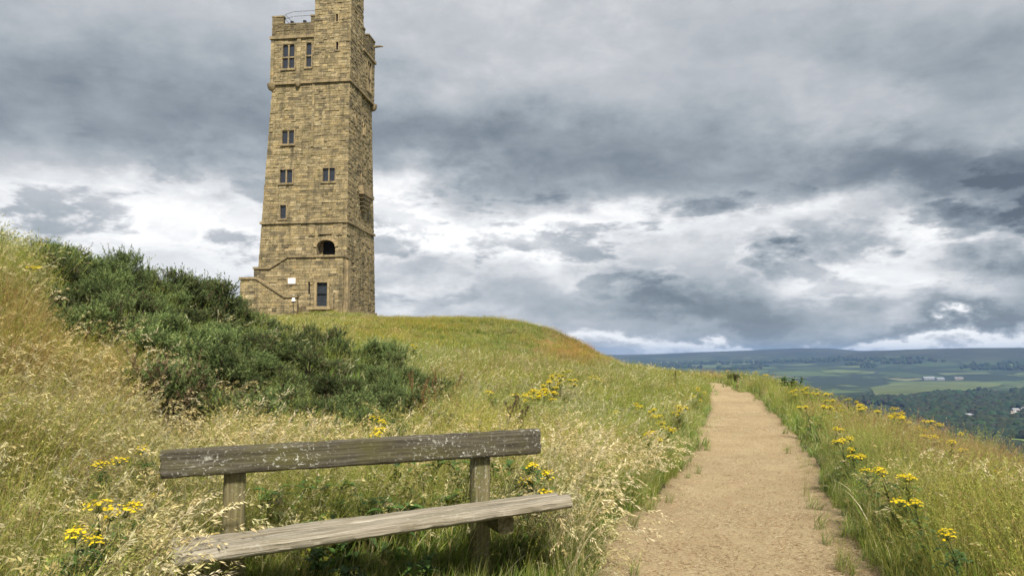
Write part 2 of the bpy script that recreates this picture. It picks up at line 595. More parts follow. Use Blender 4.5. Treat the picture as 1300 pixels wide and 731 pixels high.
# ------------------------------------------------------------------ path
def mat_path():
    m, k, b, out = material('trodden_path')
    tc = k.new('ShaderNodeTexCoord')
    ob = tc.outputs['Object']
    st = k.vmath('MULTIPLY', ob, (1.0, 2.6, 1.0))
    n1 = k.noise(st, 38, 8, 0.72)
    n2 = k.noise(ob, 2.2, 5, 0.6)
    n3 = k.noise(st, 120, 4, 0.7)
    n4 = k.noise(ob, 0.8, 3, 0.5)
    c = k.ramp(n1, [(0.30, (0.11, 0.080, 0.044)), (0.44, (0.33, 0.254, 0.143)), (0.56, (0.455, 0.36, 0.212)), (0.72, (0.60, 0.505, 0.335))])
    c = k.mix(k.rng(n2, 0.42, 0.70, 0, 0.55), c, k.ramp(n3, [(0.3, (0.24, 0.165, 0.09)), (0.7, (0.46, 0.35, 0.20))]))
    c = k.mix(k.rng(n4, 0.45, 0.7, 0, 0.4), c, (0.26, 0.185, 0.10))
    wear = k.new('ShaderNodeAttribute', attribute_name='wear')
    wf = k.math('ADD', wear.outputs['Fac'], k.math('MULTIPLY', k.math('SUBTRACT', k.noise(ob, 3.0, 6, 0.65), 0.5), 0.9))
    c = k.mix(k.rng(wf, 0.62, 1.0, 0, 0.75), c, k.ramp(n1, [(0.3, (0.10, 0.07, 0.036)), (0.7, (0.30, 0.225, 0.12))]))
    c = k.mix(k.rng(k.noise(k.vmath('MULTIPLY', ob, (1.0, .35, 1.0)), 3.2, 4, 0.6), 0.5, 0.72, 0, 0.35), c, (0.50, 0.40, 0.245))
    c = k.mix(k.rng(k.noise(ob, 55, 3, 0.6), 0.66, 0.72, 0, 0.8), c, (0.13, 0.095, 0.055))
    k.put(b.inputs['Base Color'], c)
    b.inputs['Roughness'].default_value = 0.95
    b.inputs['Specular IOR Level'].default_value = 0.1
    bp = k.new('ShaderNodeBump')
    bp.inputs['Strength'].default_value = 0.7
    bp.inputs['Distance'].default_value = 0.025
    k.l.new(k.math('ADD', n1, k.math('MULTIPLY', n3, 0.5)), bp.inputs['Height'])
    k.l.new(bp.outputs[0], b.inputs['Normal'])
    return m


def path_half(y, side):
    e = VN[4](np.asarray(y) / 1.1 + (50 if side > 0 else 0), np.asarray(y) * 0 + 3.3, 4) * 0.34
    e2 = VN[5](np.asarray(y) / 0.22 + (90 if side > 0 else 0), np.asarray(y) * 0 + 1.3, 2) * 0.06
    return np.maximum(path_w(y) + e + e2, 0.2)


def build_path():
    ys = np.concatenate([np.arange(-6, 4, 0.25), np.arange(4, 14, 0.05), np.arange(14, 46, 0.15)])
    nc = 33
    t = np.linspace(-1, 1, nc)
    hl, hr = path_half(ys, -1), path_half(ys, 1)
    X = np.zeros((len(ys), nc))
    for j, q in enumerate(t):
        X[:, j] = path_x(ys) + np.where(q < 0, q * (hl + 0.1), q * (hr + 0.1)) / 0.962
    Y = np.repeat(ys[:, None], nc, 1)
    Z = ground(X, Y)
    e = np.abs(t)[None, :]
    Z = Z + 0.004 - 0.02 * (1 - e ** 2) + VN[6](X / 0.35, Y / 0.35, 3) * 0.03 * (1 - e ** 4) - 0.09 * sstep(0.86, 1.0, e)
    n = len(ys)
    i = np.arange((n - 1) * (nc - 1))
    r, c = i // (nc - 1), i % (nc - 1)
    q = np.c_[r * nc + c, r * nc + c + 1, (r + 1) * nc + c + 1, (r + 1) * nc + c]
    me = bpy.data.meshes.new('path')
    me.from_pydata(np.c_[X.ravel(), Y.ravel(), Z.ravel()].tolist(), [], q.tolist())
    wa = me.attributes.new('wear', 'FLOAT', 'POINT')
    wa.data.foreach_set('value', np.repeat(np.abs(t)[None, :], n, 0).astype(np.float32).ravel())
    me.polygons.foreach_set('use_smooth', [True] * len(me.polygons))
    me.materials.append(mat_path())
    me.update()
    o = link(bpy.data.objects.new('path', me))
    tag(o, 'trodden sandy brown footpath running along the hilltop', 'path', kind='structure')


build_path()


# ------------------------------------------------------------------ tower
def mat_stone(name, base=1.0, moss=0.5, use_col=True, plain=(0.30, 0.23, 0.13)):
    m, k, b, out = material(name)
    tc = k.new('ShaderNodeTexCoord')
    ob = tc.outputs['Object']
    if use_col:
        at_ = k.new('ShaderNodeAttribute', attribute_name='Col')
        col = at_.outputs['Color']
    else:
        col = k.mix(0.0, plain, plain)
    n1 = k.noise(ob, 0.8, 7, 0.68)
    n2 = k.noise(ob, 7.0, 6, 0.65)
    streak = k.noise(k.vmath('MULTIPLY', ob, (1.6, 1.6, 0.16)), 1.3, 5, 0.6)
    col = k.mix(1.0, col, k.ramp(n2, [(0.25, (0.40, 0.39, 0.37)), (0.5, (1.0, 1.0, 1.0)), (0.75, (1.35, 1.33, 1.26))]), 'MULTIPLY')
    col = k.mix(k.rng(n1, 0.47, 0.68, 0, 0.68), col, (0.085, 0.075, 0.052))
    col = k.mix(k.rng(streak, 0.50, 0.72, 0, 0.65), col, (0.075, 0.068, 0.042))
    col = k.mix(k.rng(k.noise(ob, 1.1, 5, 0.65), 0.54, 0.72, 0, moss), col, (0.105, 0.105, 0.035))
    k.put(b.inputs['Base Color'], col)
    b.inputs['Roughness'].default_value = 0.92
    b.inputs['Specular IOR Level'].default_value = 0.2
    bp = k.new('ShaderNodeBump')
    bp.inputs['Strength'].default_value = 0.8
    bp.inputs['Distance'].default_value = 0.05
    k.l.new(n2, bp.inputs['Height'])
    k.l.new(bp.outputs[0], b.inputs['Normal'])
    return m


def simple_mat(name, col, rough=0.7, metal=0.0, nscale=6.0, var=0.35, spec=0.3):
    m, k, b, out = material(name)
    tc = k.new('ShaderNodeTexCoord')
    n = k.noise(tc.outputs['Object'], nscale, 5, 0.6)
    c0 = tuple(q * (1 - var) for q in col)
    c1 = tuple(min(1, q * (1 + var)) for q in col)
    k.put(b.inputs['Base Color'], k.ramp(n, [(0.3, c0), (0.7, c1)]))
    b.inputs['Roughness'].default_value = rough
    b.inputs['Metallic'].default_value = metal
    b.inputs['Specular IOR Level'].default_value = spec
    return m


M_STONE = mat_stone('gritstone_blocks')
M_CORE = mat_stone('mortar_joints', use_col=False, plain=(0.25, 0.205, 0.128), moss=0.3)
M_TRIM = mat_stone('dressed_gritstone', use_col=False, plain=(0.30, 0.235, 0.135), moss=0.45)
M_TRIM_L = mat_stone('pale_dressed_gritstone', use_col=False, plain=(0.37, 0.285, 0.16), moss=0.2)
M_GLASS = simple_mat('leaded_window_glass', (0.022, 0.027, 0.038), 0.3, 0, 14, 0.5, 0.6)
M_DARK = simple_mat('dark_doorway', (0.012, 0.011, 0.010), 0.8)
M_DOOR = simple_mat('dark_blue_door_paint', (0.022, 0.028, 0.036), 0.6, 0, 3)
M_IRON = simple_mat('weathered_iron', (0.07, 0.075, 0.08), 0.5, 0.6)
M_RAIL = simple_mat('galvanised_rail', (0.30, 0.32, 0.34), 0.45, 0.6)
M_WHITE = simple_mat('white_sign_enamel', (0.74, 0.74, 0.73), 0.5, 0, 10, 0.06)

T_ROT = -math.atan2(1.2, 8.78)
T_O = at(440.5, 282, 75)
T_O[2] = TZ
UX = np.array([math.cos(T_ROT), math.sin(T_ROT), 0])
UY = np.array([-math.sin(T_ROT), math.cos(T_ROT), 0])


def _hit(px, py, n, off):
    d = ray(px, py)
    o = np.array([0, 0, EYE])
    t = (off - (o - T_O) @ n) / (d @ n)
    return o + d * t - T_O


def fr(px, py, off=0.0):
    """(x, z) on the tower's front plane seen at a pixel"""
    q = _hit(px, py, UY, off)
    return float(q @ UX), float(q[2])


def rt(px, py, off=0.0):
    """(y, z) on the tower's right-hand plane"""
    q = _hit(px, py, UX, off)
    return float(q @ UY), float(q[2])


def frect(x0, x1, y0, y1, off=0.0):
    a = fr(x0, (y0 + y1) / 2, off)
    b_ = fr(x1, (y0 + y1) / 2, off)
    t = fr((x0 + x1) / 2, y0, off)
    u = fr((x0 + x1) / 2, y1, off)
    return a[0], b_[0], u[1], t[1]


def rrect(x0, x1, y0, y1, off=0.0):
    a = rt(x0, (y0 + y1) / 2, off)
    b_ = rt(x1, (y0 + y1) / 2, off)
    t = rt((x0 + x1) / 2, y0, off)
    u = rt((x0 + x1) / 2, y1, off)
    return a[0], b_[0], u[1], t[1]


class Face:
    """a (possibly battered) wall face: maps (u, z) with u in metres to tower space"""
    def __init__(s, p0, p1, z0, z1, q0=None, q1=None):
        # p0,p1: plan points at z0 (left, right seen from outside); q0,q1 at z1
        s.p0, s.p1 = np.array(p0, float), np.array(p1, float)
        s.q0 = np.array(q0 if q0 is not None else p0, float)
        s.q1 = np.array(q1 if q1 is not None else p1, float)
        s.z0, s.z1 = z0, z1
        d = s.p1 - s.p0
        s.W = float(np.linalg.norm(d))
        d /= s.W
        s.n = np.array([d[1], -d[0]])       # outward

    def ends(s, z):
        t = (z - s.z0) / (s.z1 - s.z0)
        return s.p0 + (s.q0 - s.p0) * t, s.p1 + (s.q1 - s.p1) * t

    def pos(s, f, z, out=0.0):
        a, b_ = s.ends(z)
        q = a + (b_ - a) * f + s.n * out
        return (q[0], q[1], z)

    def frac(s, xy, z):
        """fraction along the face of the point whose plan coordinate along the main axis is xy"""
        a, b_ = s.ends(z)
        ax = 0 if abs(b_[0] - a[0]) > abs(b_[1] - a[1]) else 1
        return (xy - a[ax]) / (b_[ax] - a[ax])


STONE_COLS = [(0.40, 0.315, 0.175), (0.37, 0.295, 0.165), (0.33, 0.265, 0.15), (0.44, 0.36, 0.215), (0.25, 0.20, 0.118), (0.18, 0.147, 0.095), (0.48, 0.40, 0.25), (0.115, 0.098, 0.07), (0.38, 0.285, 0.14)]
STONE_W = np.array([.2, .19, .16, .12, .11, .07, .07, .04, .04])


def stones(mb, face, holes=(), seed=0, ch=(0.13, 0.32), ln=(0.24, 0.85), rough=0.03, dark=1.0):
    """courses of stone blocks over one face, joints left open, none over the holes"""
    r = np.random.default_rng(seed)
    z = face.z0
    while z < face.z1 - 0.08:
        h = min(r.uniform(*ch), face.z1 - z)
        if face.z1 - z - h < 0.12: h = face.z1 - z
        zm = z + h / 2
        a, b_ = face.ends(zm)
        Wd = float(np.linalg.norm(b_ - a))
        spans = [(0.0, Wd)]
        for (x0, x1, hz0, hz1) in holes:
            if hz0 - 0.02 < zm < hz1 + 0.02:
                f0, f1 = sorted((face.frac(x0, zm) * Wd, face.frac(x1, zm) * Wd))
                ns = []
                for (p, q) in spans:
                    if f1 <= p or f0 >= q: ns.append((p, q)); continue
                    if f0 > p + 0.06: ns.append((p, f0))
                    if f1 < q - 0.06: ns.append((f1, q))
                spans = ns
        tone = r.uniform(0.86, 1.1)
        for (p, q) in spans:
            u = p
            while u < q - 1e-6:
                l = min(r.uniform(*ln) * (0.75 + h), q - u)
                if q - u - l < 0.22: l = q - u
                g = 0.003
                f0, f1 = (u + g) / Wd, (u + l - g) / Wd
                za, zb = z + g, z + h - g
                o0 = r.uniform(-rough, rough) * (2.0 if r.random() < .12 else 1)
                ins = 0.008 / Wd
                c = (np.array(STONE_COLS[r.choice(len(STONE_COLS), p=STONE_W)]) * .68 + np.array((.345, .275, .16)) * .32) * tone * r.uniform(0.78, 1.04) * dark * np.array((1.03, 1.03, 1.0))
                dd = [r.uniform(-0.012, 0.012) for _ in range(4)]
                vs = [face.pos(f0, za, -0.09), face.pos(f1, za, -0.09), face.pos(f1, zb, -0.09), face.pos(f0, zb, -0.09),
                      face.pos(f0 + ins, za + 0.008, o0 + dd[0]), face.pos(f1 - ins, za + 0.008, o0 + dd[1]), face.pos(f1 - ins, zb - 0.008, o0 + dd[2]), face.pos(f0 + ins, zb - 0.008, o0 + dd[3])]
                mb.add(vs, [(4, 5, 6, 7), (0, 1, 5, 4), (1, 2, 6, 5), (2, 3, 7, 6), (3, 0, 4, 7)], c)
                u += l
        z += h


def core_face(mb, face, holes=(), back=0.07):
    """the wall behind the stones, with real recesses for the openings"""
    zs = sorted({face.z0, face.z1, *[h[2] for h in holes], *[h[3] for h in holes]})
    for i in range(len(zs) - 1):
        za, zb = zs[i], zs[i + 1]
        zm = (za + zb) / 2
        cuts = [0.0, 1.0]
        inside = []
        for h in holes:
            if h[2] <= zm <= h[3]:
                f0, f1 = sorted((face.frac(h[0], zm), face.frac(h[1], zm)))
                cuts += [f0, f1]
                inside.append((f0, f1, h[4]))
        cuts = sorted(cuts)
        for j in range(len(cuts) - 1):
            fm = (cuts[j] + cuts[j + 1]) / 2
            hit = [q for q in inside if q[0] < fm < q[1]]
            f0, f1 = cuts[j], cuts[j + 1]
            if not hit:
                mb.add([face.pos(f0, za, -back), face.pos(f1, za, -back), face.pos(f1, zb, -back), face.pos(f0, zb, -back)], [(0, 1, 2, 3)])
            else:
                d = -hit[0][2]
                vs = [face.pos(f0, za, -back), face.pos(f1, za, -back), face.pos(f1, zb, -back), face.pos(f0, zb, -back), face.pos(f0, za, d), face.pos(f1, za, d), face.pos(f1, zb, d), face.pos(f0, zb, d)]
                fs = [(4, 5, 6, 7), (0, 3, 7, 4), (1, 5, 6, 2)]
                if any(abs(h[2] - za) < 1e-6 for h in holes): fs.append((0, 4, 5, 1))
                if any(abs(h[3] - zb) < 1e-6 for h in holes): fs.append((3, 2, 6, 7))
                mb.add(vs, fs)


def build_tower():
    T = empty('stone_tower', tuple(T_O), T_ROT)
    tag(T, 'tall square gritstone tower with corner stair turret and crenellated parapet on the hilltop', 'tower')
    sm, cm = MB(), MB()
    # levels
    z_band = fr(430, 281)[1]                 # lower string course
    z_corb = fr(420, 103)[1]                 # base of the projecting top stage
    z_corn = fr(372, 45)[1]                  # cornice
    z_crn = fr(372, 29.5)[1]                 # crenel floor
    z_mer = fr(353, 20.5)[1]                 # merlon top
    z_tur = z_mer + 7.5
    xl0, xl1 = fr(322.8, 392)[0], fr(345.0, 112)[0]
    tw = abs(fr(399, 60)[0])                 # turret width
    zb = -0.6
    yb0, yb1 = rt(478.5, 396)[0], rt(474.5, 125)[0]
    xt = -tw
    # openings: front x0,x1,z0,z1,depth
    def op(x0, x1, y0, y1, d, off=0.0): return (*frect(x0, x1, y0, y1, off), d)
    w_single = op(355.4, 363.2, 260.5, 277.5, 0.30)
    w_left = op(355.2, 371.2, 215.5, 232.5, 0.30)
    w_right = op(409.5, 425.2, 213.5, 230.5, 0.30)
    w_up = op(358, 373.4, 165.5, 183, 0.30)
    w_top = op(358.6, 374.0, 56.5, 87.5, 0.34)
    w_top1 = op(388.6, 395.6, 54.2, 85.5, 0.34)
    arch = op(402, 425.3, 304.5, 327.5, 1.3)
    slit1 = op(427.0, 429.6, 18.6, 28.4, 0.3)
    slit2 = op(427.0, 429.9, 54.0, 64.2, 0.3)
    # right-hand face openings: y0,y1,z0,z1,depth
    def opr(x0, x1, y0, y1, d): return (*rrect(x0, x1, y0, y1), d)
    r_win = opr(456.8, 460.6, 216, 240, 0.35)
    r_big = opr(466.6, 471.3, 79, 117, 0.4)
    r_s = [opr(451.0, 452.4, 147, 160, 0.3), opr(457.3, 458.9, 152, 166, 0.3), opr(463.9, 465.5, 158, 171, 0.3)]
    H5 = lambda hs: [h[:4] for h in hs]
    turret_front = [w_right, arch, slit1, slit2]
    # the arch and right-hand window reach past the turret's left edge only below the top stage, so the lower front is one face
    f_front = Face((xl0, 0.02), (0.0, 0.0), zb, z_corb, (xl1, 0.12), (0.0, 0.0))
    hs = [w_single, w_left, w_right, w_up, arch]
    stones(sm, f_front, H5(hs), 1)
    core_face(cm, f_front, hs)
    # turret shaft proud of the front from the upper third
    f_rt = Face((0.0, 0.0), (0.0, 3.7), zb, z_corb)
    stones(sm, f_rt, H5([r for r in r_s if r[1] < 3.7]), 2)
    core_face(cm, f_rt, [r for r in r_s if r[1] < 3.7])
    f_rm = Face((-0.16, 3.7), (-0.16, yb0), zb, z_corb, (-0.22, 3.7), (-0.22, yb1))
    rh = [r_win] + [r for r in r_s if r[1] >= 3.7]
    stones(sm, f_rm, H5(rh), 3)
    core_face(cm, f_rm, rh)
    f_bk = Face((-0.16, yb0), (xl0, yb0), zb, z_corb, (-0.22, yb1), (xl1, yb1))
    stones(sm, f_bk, (), 4, (0.3, 0.5), (0.6, 1.4))
    core_face(cm, f_bk)
    f_lf = Face((xl0, yb0), (xl0, 0.02), zb, z_corb, (xl1, yb1), (xl1, 0.12))
    stones(sm, f_lf, (), 5, (0.3, 0.5), (0.6, 1.4))
    core_face(cm, f_lf)
    # top stage
    xs, ys_, ye = xl1 - 0.16, -0.02, yb1 + 0.22
    xr = -0.02
    f1 = Face((xs, 0.02), (xt, 0.02), z_corb, z_crn)
    stones(sm, Face((xs, 0.02), (xt, 0.02), z_corb, z_corn - .06), H5([w_top, w_top1]), 6)
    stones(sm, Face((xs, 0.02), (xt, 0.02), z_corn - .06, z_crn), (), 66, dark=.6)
    core_face(cm, f1, [w_top, w_top1])
    f2 = Face((xt, -0.05), (0.03, -0.05), z_corb, z_tur)
    stones(sm, f2, H5([slit1, slit2]), 7)
    core_face(cm, f2, [slit1, slit2])
    f3 = Face((0.03, -0.05), (0.03, 3.75), z_corb, z_tur)
    stones(sm, f3, (), 8)
    core_face(cm, f3)
    f4 = Face((xr, 3.75), (xr, ye), z_corb, z_crn)
    stones(sm, Face((xr, 3.75), (xr, ye), z_corb, z_corn - .06), H5([r_big]), 9)
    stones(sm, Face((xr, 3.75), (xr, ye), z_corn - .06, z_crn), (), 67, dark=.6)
    core_face(cm, f4, [r_big])
    f5 = Face((xr, ye), (xs, ye), z_corb, z_crn)
    stones(sm, f5, (), 10, (0.3, 0.5), (0.6, 1.4))
    core_face(cm, f5)
    f6 = Face((xs, ye), (xs, 0.02), z_corb, z_crn)
    stones(sm, f6, (), 11)
    core_face(cm, f6)
    # turret sides above the roof
    f7 = Face((0.03, 3.75), (xt, 3.75), z_corn - 0.6, z_tur)
    f8 = Face((xt, 3.75), (xt, -0.05), z_corn - 0.6, z_tur)
    for s_, f_ in ((12, f7), (13, f8)):
        stones(sm, f_, (), s_)
        core_face(cm, f_)
    # roof decks and the inside of the parapets
    cm.add([(xs, 0.02, z_corn), (xr, 0.02, z_corn), (xr, ye, z_corn), (xs, ye, z_corn)], [(0, 1, 2, 3)])
    cm.add([(xt, -0.05, z_tur - .2), (0.03, -0.05, z_tur - .2), (0.03, 3.75, z_tur - .2), (xt, 3.75, z_tur - .2)], [(0, 1, 2, 3)])
    cm.build('wall', M_CORE, T)
    tag(sm.build('masonry', M_STONE, T), kind='stuff')
    # parapet walls with merlons
    def trim(name, x0, x1, y0, y1, z0, z1, mat=M_TRIM, parent=T):
        mb = MB()
        mb.box2(x0, x1, y0, y1, z0, z1)
        return mb.build(name, mat, parent)
    pt = 0.42
    ps, pc = MB(), MB()
    for (fa, fb) in (((xs, 0.02 + pt), (xt, 0.02 + pt)), ((xr - pt, 3.75), (xr - pt, ye - pt)), ):
        a, b_ = np.array(fa), np.array(fb)
    for (x0, x1, y0, y1) in ((xs + .06, xt, 0.10, pt), (xs + .09, xs + pt, pt, ye - .09), (xs + .09, xr - .09, ye - pt, ye - .09), (xr - pt, xr - .09, 3.75, ye - pt)):
        pc.box2(x0, x1, y0, y1, z_corn + 0.01, z_crn)
    pc.build('parapet', M_CORE, T)
    def merlon(x0, x1, y0, y1, z1, seed):
        mb, st = MB(), MB()
        mb.box2(x0 + .05, x1 - .05, y0 + .05, y1 - .05, z_crn + 0.003, z1 - .14)
        a, b_, c, d = (x0, y0), (x1, y0), (x1, y1), (x0, y1)
        for i, (p, q) in enumerate(((a, b_), (b_, c), (c, d), (d, a))):
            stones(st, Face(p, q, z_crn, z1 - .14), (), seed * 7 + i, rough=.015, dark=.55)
        o = mb.build('merlon', M_CORE, T)
        tag(st.build('stone_courses', M_STONE, o), kind='stuff')
        mb = MB()
        mb.box2(x0 - .05, x1 + .05, y0 - .05, y1 + .05, z1 - .14, z1)
        mb.build('coping', M_TRIM, o)
    m0 = fr(346.5, 25)[0]
    m1 = fr(360.0, 25)[0]
    m2, m3 = fr(394.5, 25)[0], xt - .07
    merlon(xs, m1, 0.02, pt, z_mer, 31)
    merlon(m2, m3, 0.02, pt, z_mer - .1, 32)
    merlon(xs, xs + pt, pt + 1.6, pt + 3.2, z_mer, 34)
    merlon(xs, xs + pt, pt + 4.8, ye - .08, z_mer, 35)
    yy = 3.75
    merlon(xr - pt, xr, 3.83, 4.5, z_mer + .1, 36)
    merlon(xr - pt, xr, 5.7, ye - .02, z_mer + .1, 37)
    for i in range(3): merlon(xs + .7 + i * 2.7, xs + 2.0 + i * 2.7, ye - pt - 0.002, ye - .004, z_mer, 38 + i)
    # cornice, string courses
    def ring(name, z0, z1, o, segs, mat=M_TRIM):
        mb = MB()
        for (x0, x1, y0, y1) in segs: mb.box2(x0, x1, y0, y1, z0, z1)
        return mb.build(name, mat, T)
    ring('cornice', z_corn - .36, z_corn - .06, 0, [(xs - .16, xt - .02, -.16, .02), (xs - .16, xs, .021, ye + .16), (xs, xr + .16, ye, ye + .16), (xr, xr + .16, 3.9, ye - .002)])
    ring('string_course', z_corb - .14, z_corb + .12, 0, [(xs - .10, xt + .02, -.12, .10), (xt + .021, 0.16, -.17, -.02), (0.035, .16, -.019, 3.75), (xr - .1, xr + .14, 3.751, ye + .1), (xs - .1, xs + .06, .101, ye + .1), (xs + .061, xr - .101, ye - .1, ye + .1)])
    xb = xl0 + (xl1 - xl0) * (z_band - zb) / (z_corb - zb)
    yb = yb0 + (yb1 - yb0) * (z_band - zb) / (z_corb - zb)
    ring('string_course', z_band - .12, z_band + .12, 0, [(xb - .13, .13, -.13, .04), (.01, .13, .041, 3.7), (-.2, -.04, 3.701, yb + .13), (xb - .13, xb + .01, .041, yb + .13), (xb + .011, -.201, yb - .01, yb + .13)])
    # plinth at the foot of the right-hand side
    ring('plinth', zb, 0.55, 0, [(.03, .14, -.1, 3.7), (-.1, 0.0, 3.701, yb0 + .1)])
    # corbel under the far left corner of the top stage, and under the pilaster between its windows
    def corbel(cx_, cy_, rad, zt, hgt, nm='corbel', n=9, steps=5):
        mb = MB()
        prof = [(zt - hgt * i / steps, rad * math.sqrt(max(0.0, 1 - (i / steps) ** 2)) + .03) for i in range(steps + 1)]
        pts = []
        for (zz, rr_) in prof:
            for j in range(n): pts.append((cx_ + rr_ * math.cos(2 * PI * j / n), cy_ + rr_ * math.sin(2 * PI * j / n), zz))
        fs = [tuple(range(n))]
        for i in range(steps):
            for j in range(n): fs.append((i * n + j, (i + 1) * n + j, (i + 1) * n + (j + 1) % n, i * n + (j + 1) % n))
        mb.add(pts, fs)
        return mb.build(nm, M_TRIM, T, smooth=False)
    corbel(xs + .12, .14, .46, z_corb - .0, .75)
    corbel(xr - .1, ye - .1, .46, z_corb + .0, .75)
    corbel(xs + .1, ye - .1, .46, z_corb - .0, .75)
    xp = fr(379.3, 80)[0]
    corbel(xp, -.05, .26, z_corb - .02, .5)
    def shaft(name, x0, x1, y0, y1, z0, z1, seed):
        mb, st_ = MB(), MB()
        mb.box2(x0 + .02, x1 - .02, y0 + .02, y1, z0, z1)
        o = mb.build(name, M_CORE, T)
        for i_, (p_, q_) in enumerate((((x0, y1), (x0, y0)), ((x0, y0), (x1, y0)), ((x1, y0), (x1, y1)))):
            stones(st_, Face(p_, q_, z0, z1), (), seed, (.28, .5), (.6, 1.2), .012)
        tag(st_.build('stone_courses', M_STONE, o), kind='stuff')
    shaft('pilaster', xp - .2, xp + .2, -.07, .0, z_corb + .13, z_corn - .31, 91)
    shaft('pilaster', xs - .04, xs + .32, -.06, .0, z_corb + .13, z_corn - .31, 92)
    # turret edge strip on the lower front (the shaft stands slightly proud of the wall)
    z_fade = fr(395, 186)[1]
    shaft('turret_edge', xt - .1, xt + .14, -.035, .16, z_fade, z_corb - .145, 93)
    # windows
    def window(h, lights, face='f', transom=False, arched=False, mat=M_TRIM, plane=0.0, sillw=0.05):
        x0, x1, z0, z1, d = h
        def bx(mb, a0, a1, b0, b1, c0, c1):
            if face == 'f': mb.box2(a0, a1, b0, b1, c0, c1)
            else: mb.box2(-b1, -b0, a0, a1, c0, c1)
        fw = .10
        y0, y1 = plane - .035, plane + .24
        mb = MB()
        bx(mb, x0 - fw, x0 + .01, y0, y1, z0, z1)
        bx(mb, x1 - .01, x1 + fw, y0, y1, z0, z1)
        bx(mb, x0 - fw - .05, x1 + fw + .05, y0 + .002, y1, z1 - .01, z1 + .17)
        root = mb.build('window', mat, T)
        mb = MB()
        bx(mb, x0 - fw - sillw, x1 + fw + sillw, y0 - .07, y1, z0 - .18, z0 + .01)
        mb.build('sill', mat, root)
        w = (x1 - x0) / lights
        for i in range(1, lights):
            mb = MB()
            bx(mb, x0 + w * i - .065, x0 + w * i + .065, plane + .02, plane + .25, z0 + .01, z1 - .01)
            mb.build('mullion', mat, root)
        zt = z0 + (z1 - z0) * .47
        if transom:
            mb = MB()
            bx(mb, x0 + .01, x1 - .01, plane + .03, plane + .25, zt - .07, zt + .07)
            mb.build('transom', mat, root)
        for i in range(lights):
            for (a, b_) in (((z0, zt), (zt, z1)) if transom else ((z0, z1),)):
                mb = MB()
                bx(mb, x0 + w * i + .03, x0 + w * (i + 1) - .03, plane + .17, plane + .19, a + .02, b_ - .015)
                p = mb.build('pane', M_GLASS, root)
            if arched:
                # pointed-round head filling the corners of each light
                for sgn in (-1, 1):
                    xa = x0 + w * i + (.065 if i else 0) if sgn < 0 else x0 + w * (i + 1) - (.065 if i < lights - 1 else 0)
                    cxm = (x0 + w * (i + .5))
                    R_ = abs(cxm - xa)
                    pts = [(xa, z1)]
                    for q in range(7):
                        t = q / 6 * PI / 2
                        pts.append((cxm + (xa - cxm) * math.cos(t), z1 - R_ * 1.05 + R_ * math.sin(t)))
                    mb = MB()
                    if sgn > 0: pts = pts[::-1]
                    mb.prism(pts, plane + .03, plane + .16)
                    mb.build('arch_head', mat, root)
        return root
    window(w_single, 1)
    window(w_left, 2)
    window(w_right, 2)
    window(w_up, 2)
    window(w_top, 2, transom=True, arched=True)
    window(w_top1, 1, transom=True, arched=True)
    def slit(h, face='f', plane=0.0):
        x0, x1, z0, z1, d = h
        mb = MB()
        q = .11
        def bx(a0, a1, b0, b1, c0, c1):
            if face == 'f': mb.box2(a0, a1, b0, b1, c0, c1)
            else: mb.box2(-b1, -b0, a0, a1, c0, c1)
        bx(x0 - q, x0, plane - .07, plane + .12, z0 - .1, z1 + .1)
        bx(x1, x1 + q, plane - .07, plane + .12, z0 - .1, z1 + .1)
        bx(x0, x1, plane - .068, plane + .12, z1, z1 + .1)
        bx(x0, x1, plane - .068, plane + .12, z0 - .1, z0)
        o = mb.build('slit_window', M_TRIM_L, T)
        mb = MB()
        bx(x0, x1, plane + .2, plane + .22, z0, z1)
        mb.build('pane', M_DARK, o)
    slit(slit1, plane=-.05)
    slit(slit2, plane=-.05)
    for r_ in r_s: slit(r_, 'r', plane=0.0 if r_[1] < 3.7 else .2)
    window(r_win, 1, 'r', transom=True, plane=.17)
    window(r_big, 2, 'r', transom=True, plane=.0)
    # stepped corbelling under the right-hand bay window
    y0, y1, z0, z1 = rrect(454.8, 468.5, 246, 269, 0.0)
    br = empty('bay_sill', (0, 0, 0))
    br.parent = T
    nst = 5
    for i in range(nst):
        f_ = 1 - i / nst * .86
        ym = (y0 + y1) / 2
        hw = (y1 - y0) / 2 * f_
        mb = MB()
        zt = z1 - (z1 - z0) * i / nst
        mb.box2(-.3, .55 * (1 - i / nst) + .02, ym - hw, ym + hw, zt - (z1 - z0) / nst * .92, zt)
        mb.build('corbel_course', M_TRIM, br)
    mb = MB()
    mb.box2(-.28, .42, y0 + .1, y1 - .1, z1, z1 + .5)
    mb.build('corbel_block', M_TRIM_L, br)
    # arched doorway: spandrels, voussoirs, dark inner door
    x0, x1, z0, z1, d = arch
    cxm = (x0 + x1) / 2
    R_ = (x1 - x0) / 2
    root = MB()
    n = 10
    crv = []
    for q in range(n + 1):
        t = PI - PI * q / n
        crv.append((cxm + R_ * math.cos(t), z1 - .62 * R_ * 1.25 + .62 * R_ * 1.25 * math.sin(t) ** 0.85))
    left = [(x0, z1)] + crv[:n // 2 + 1][::-1][:]
    lp = [(x0, z1 + .02), (cxm, z1 + .02)] + [crv[i] for i in range(n // 2, -1, -1)]
    rp = [(cxm, z1 + .02), (x1, z1 + .02)] + [crv[i] for i in range(n, n // 2 - 1, -1)]
    root.prism(lp[::-1], -.03, .5)
    root.prism(rp[::-1], -.03, .5)
    ar = root.build('archway', M_TRIM_L, T)
    vs_ = MB()
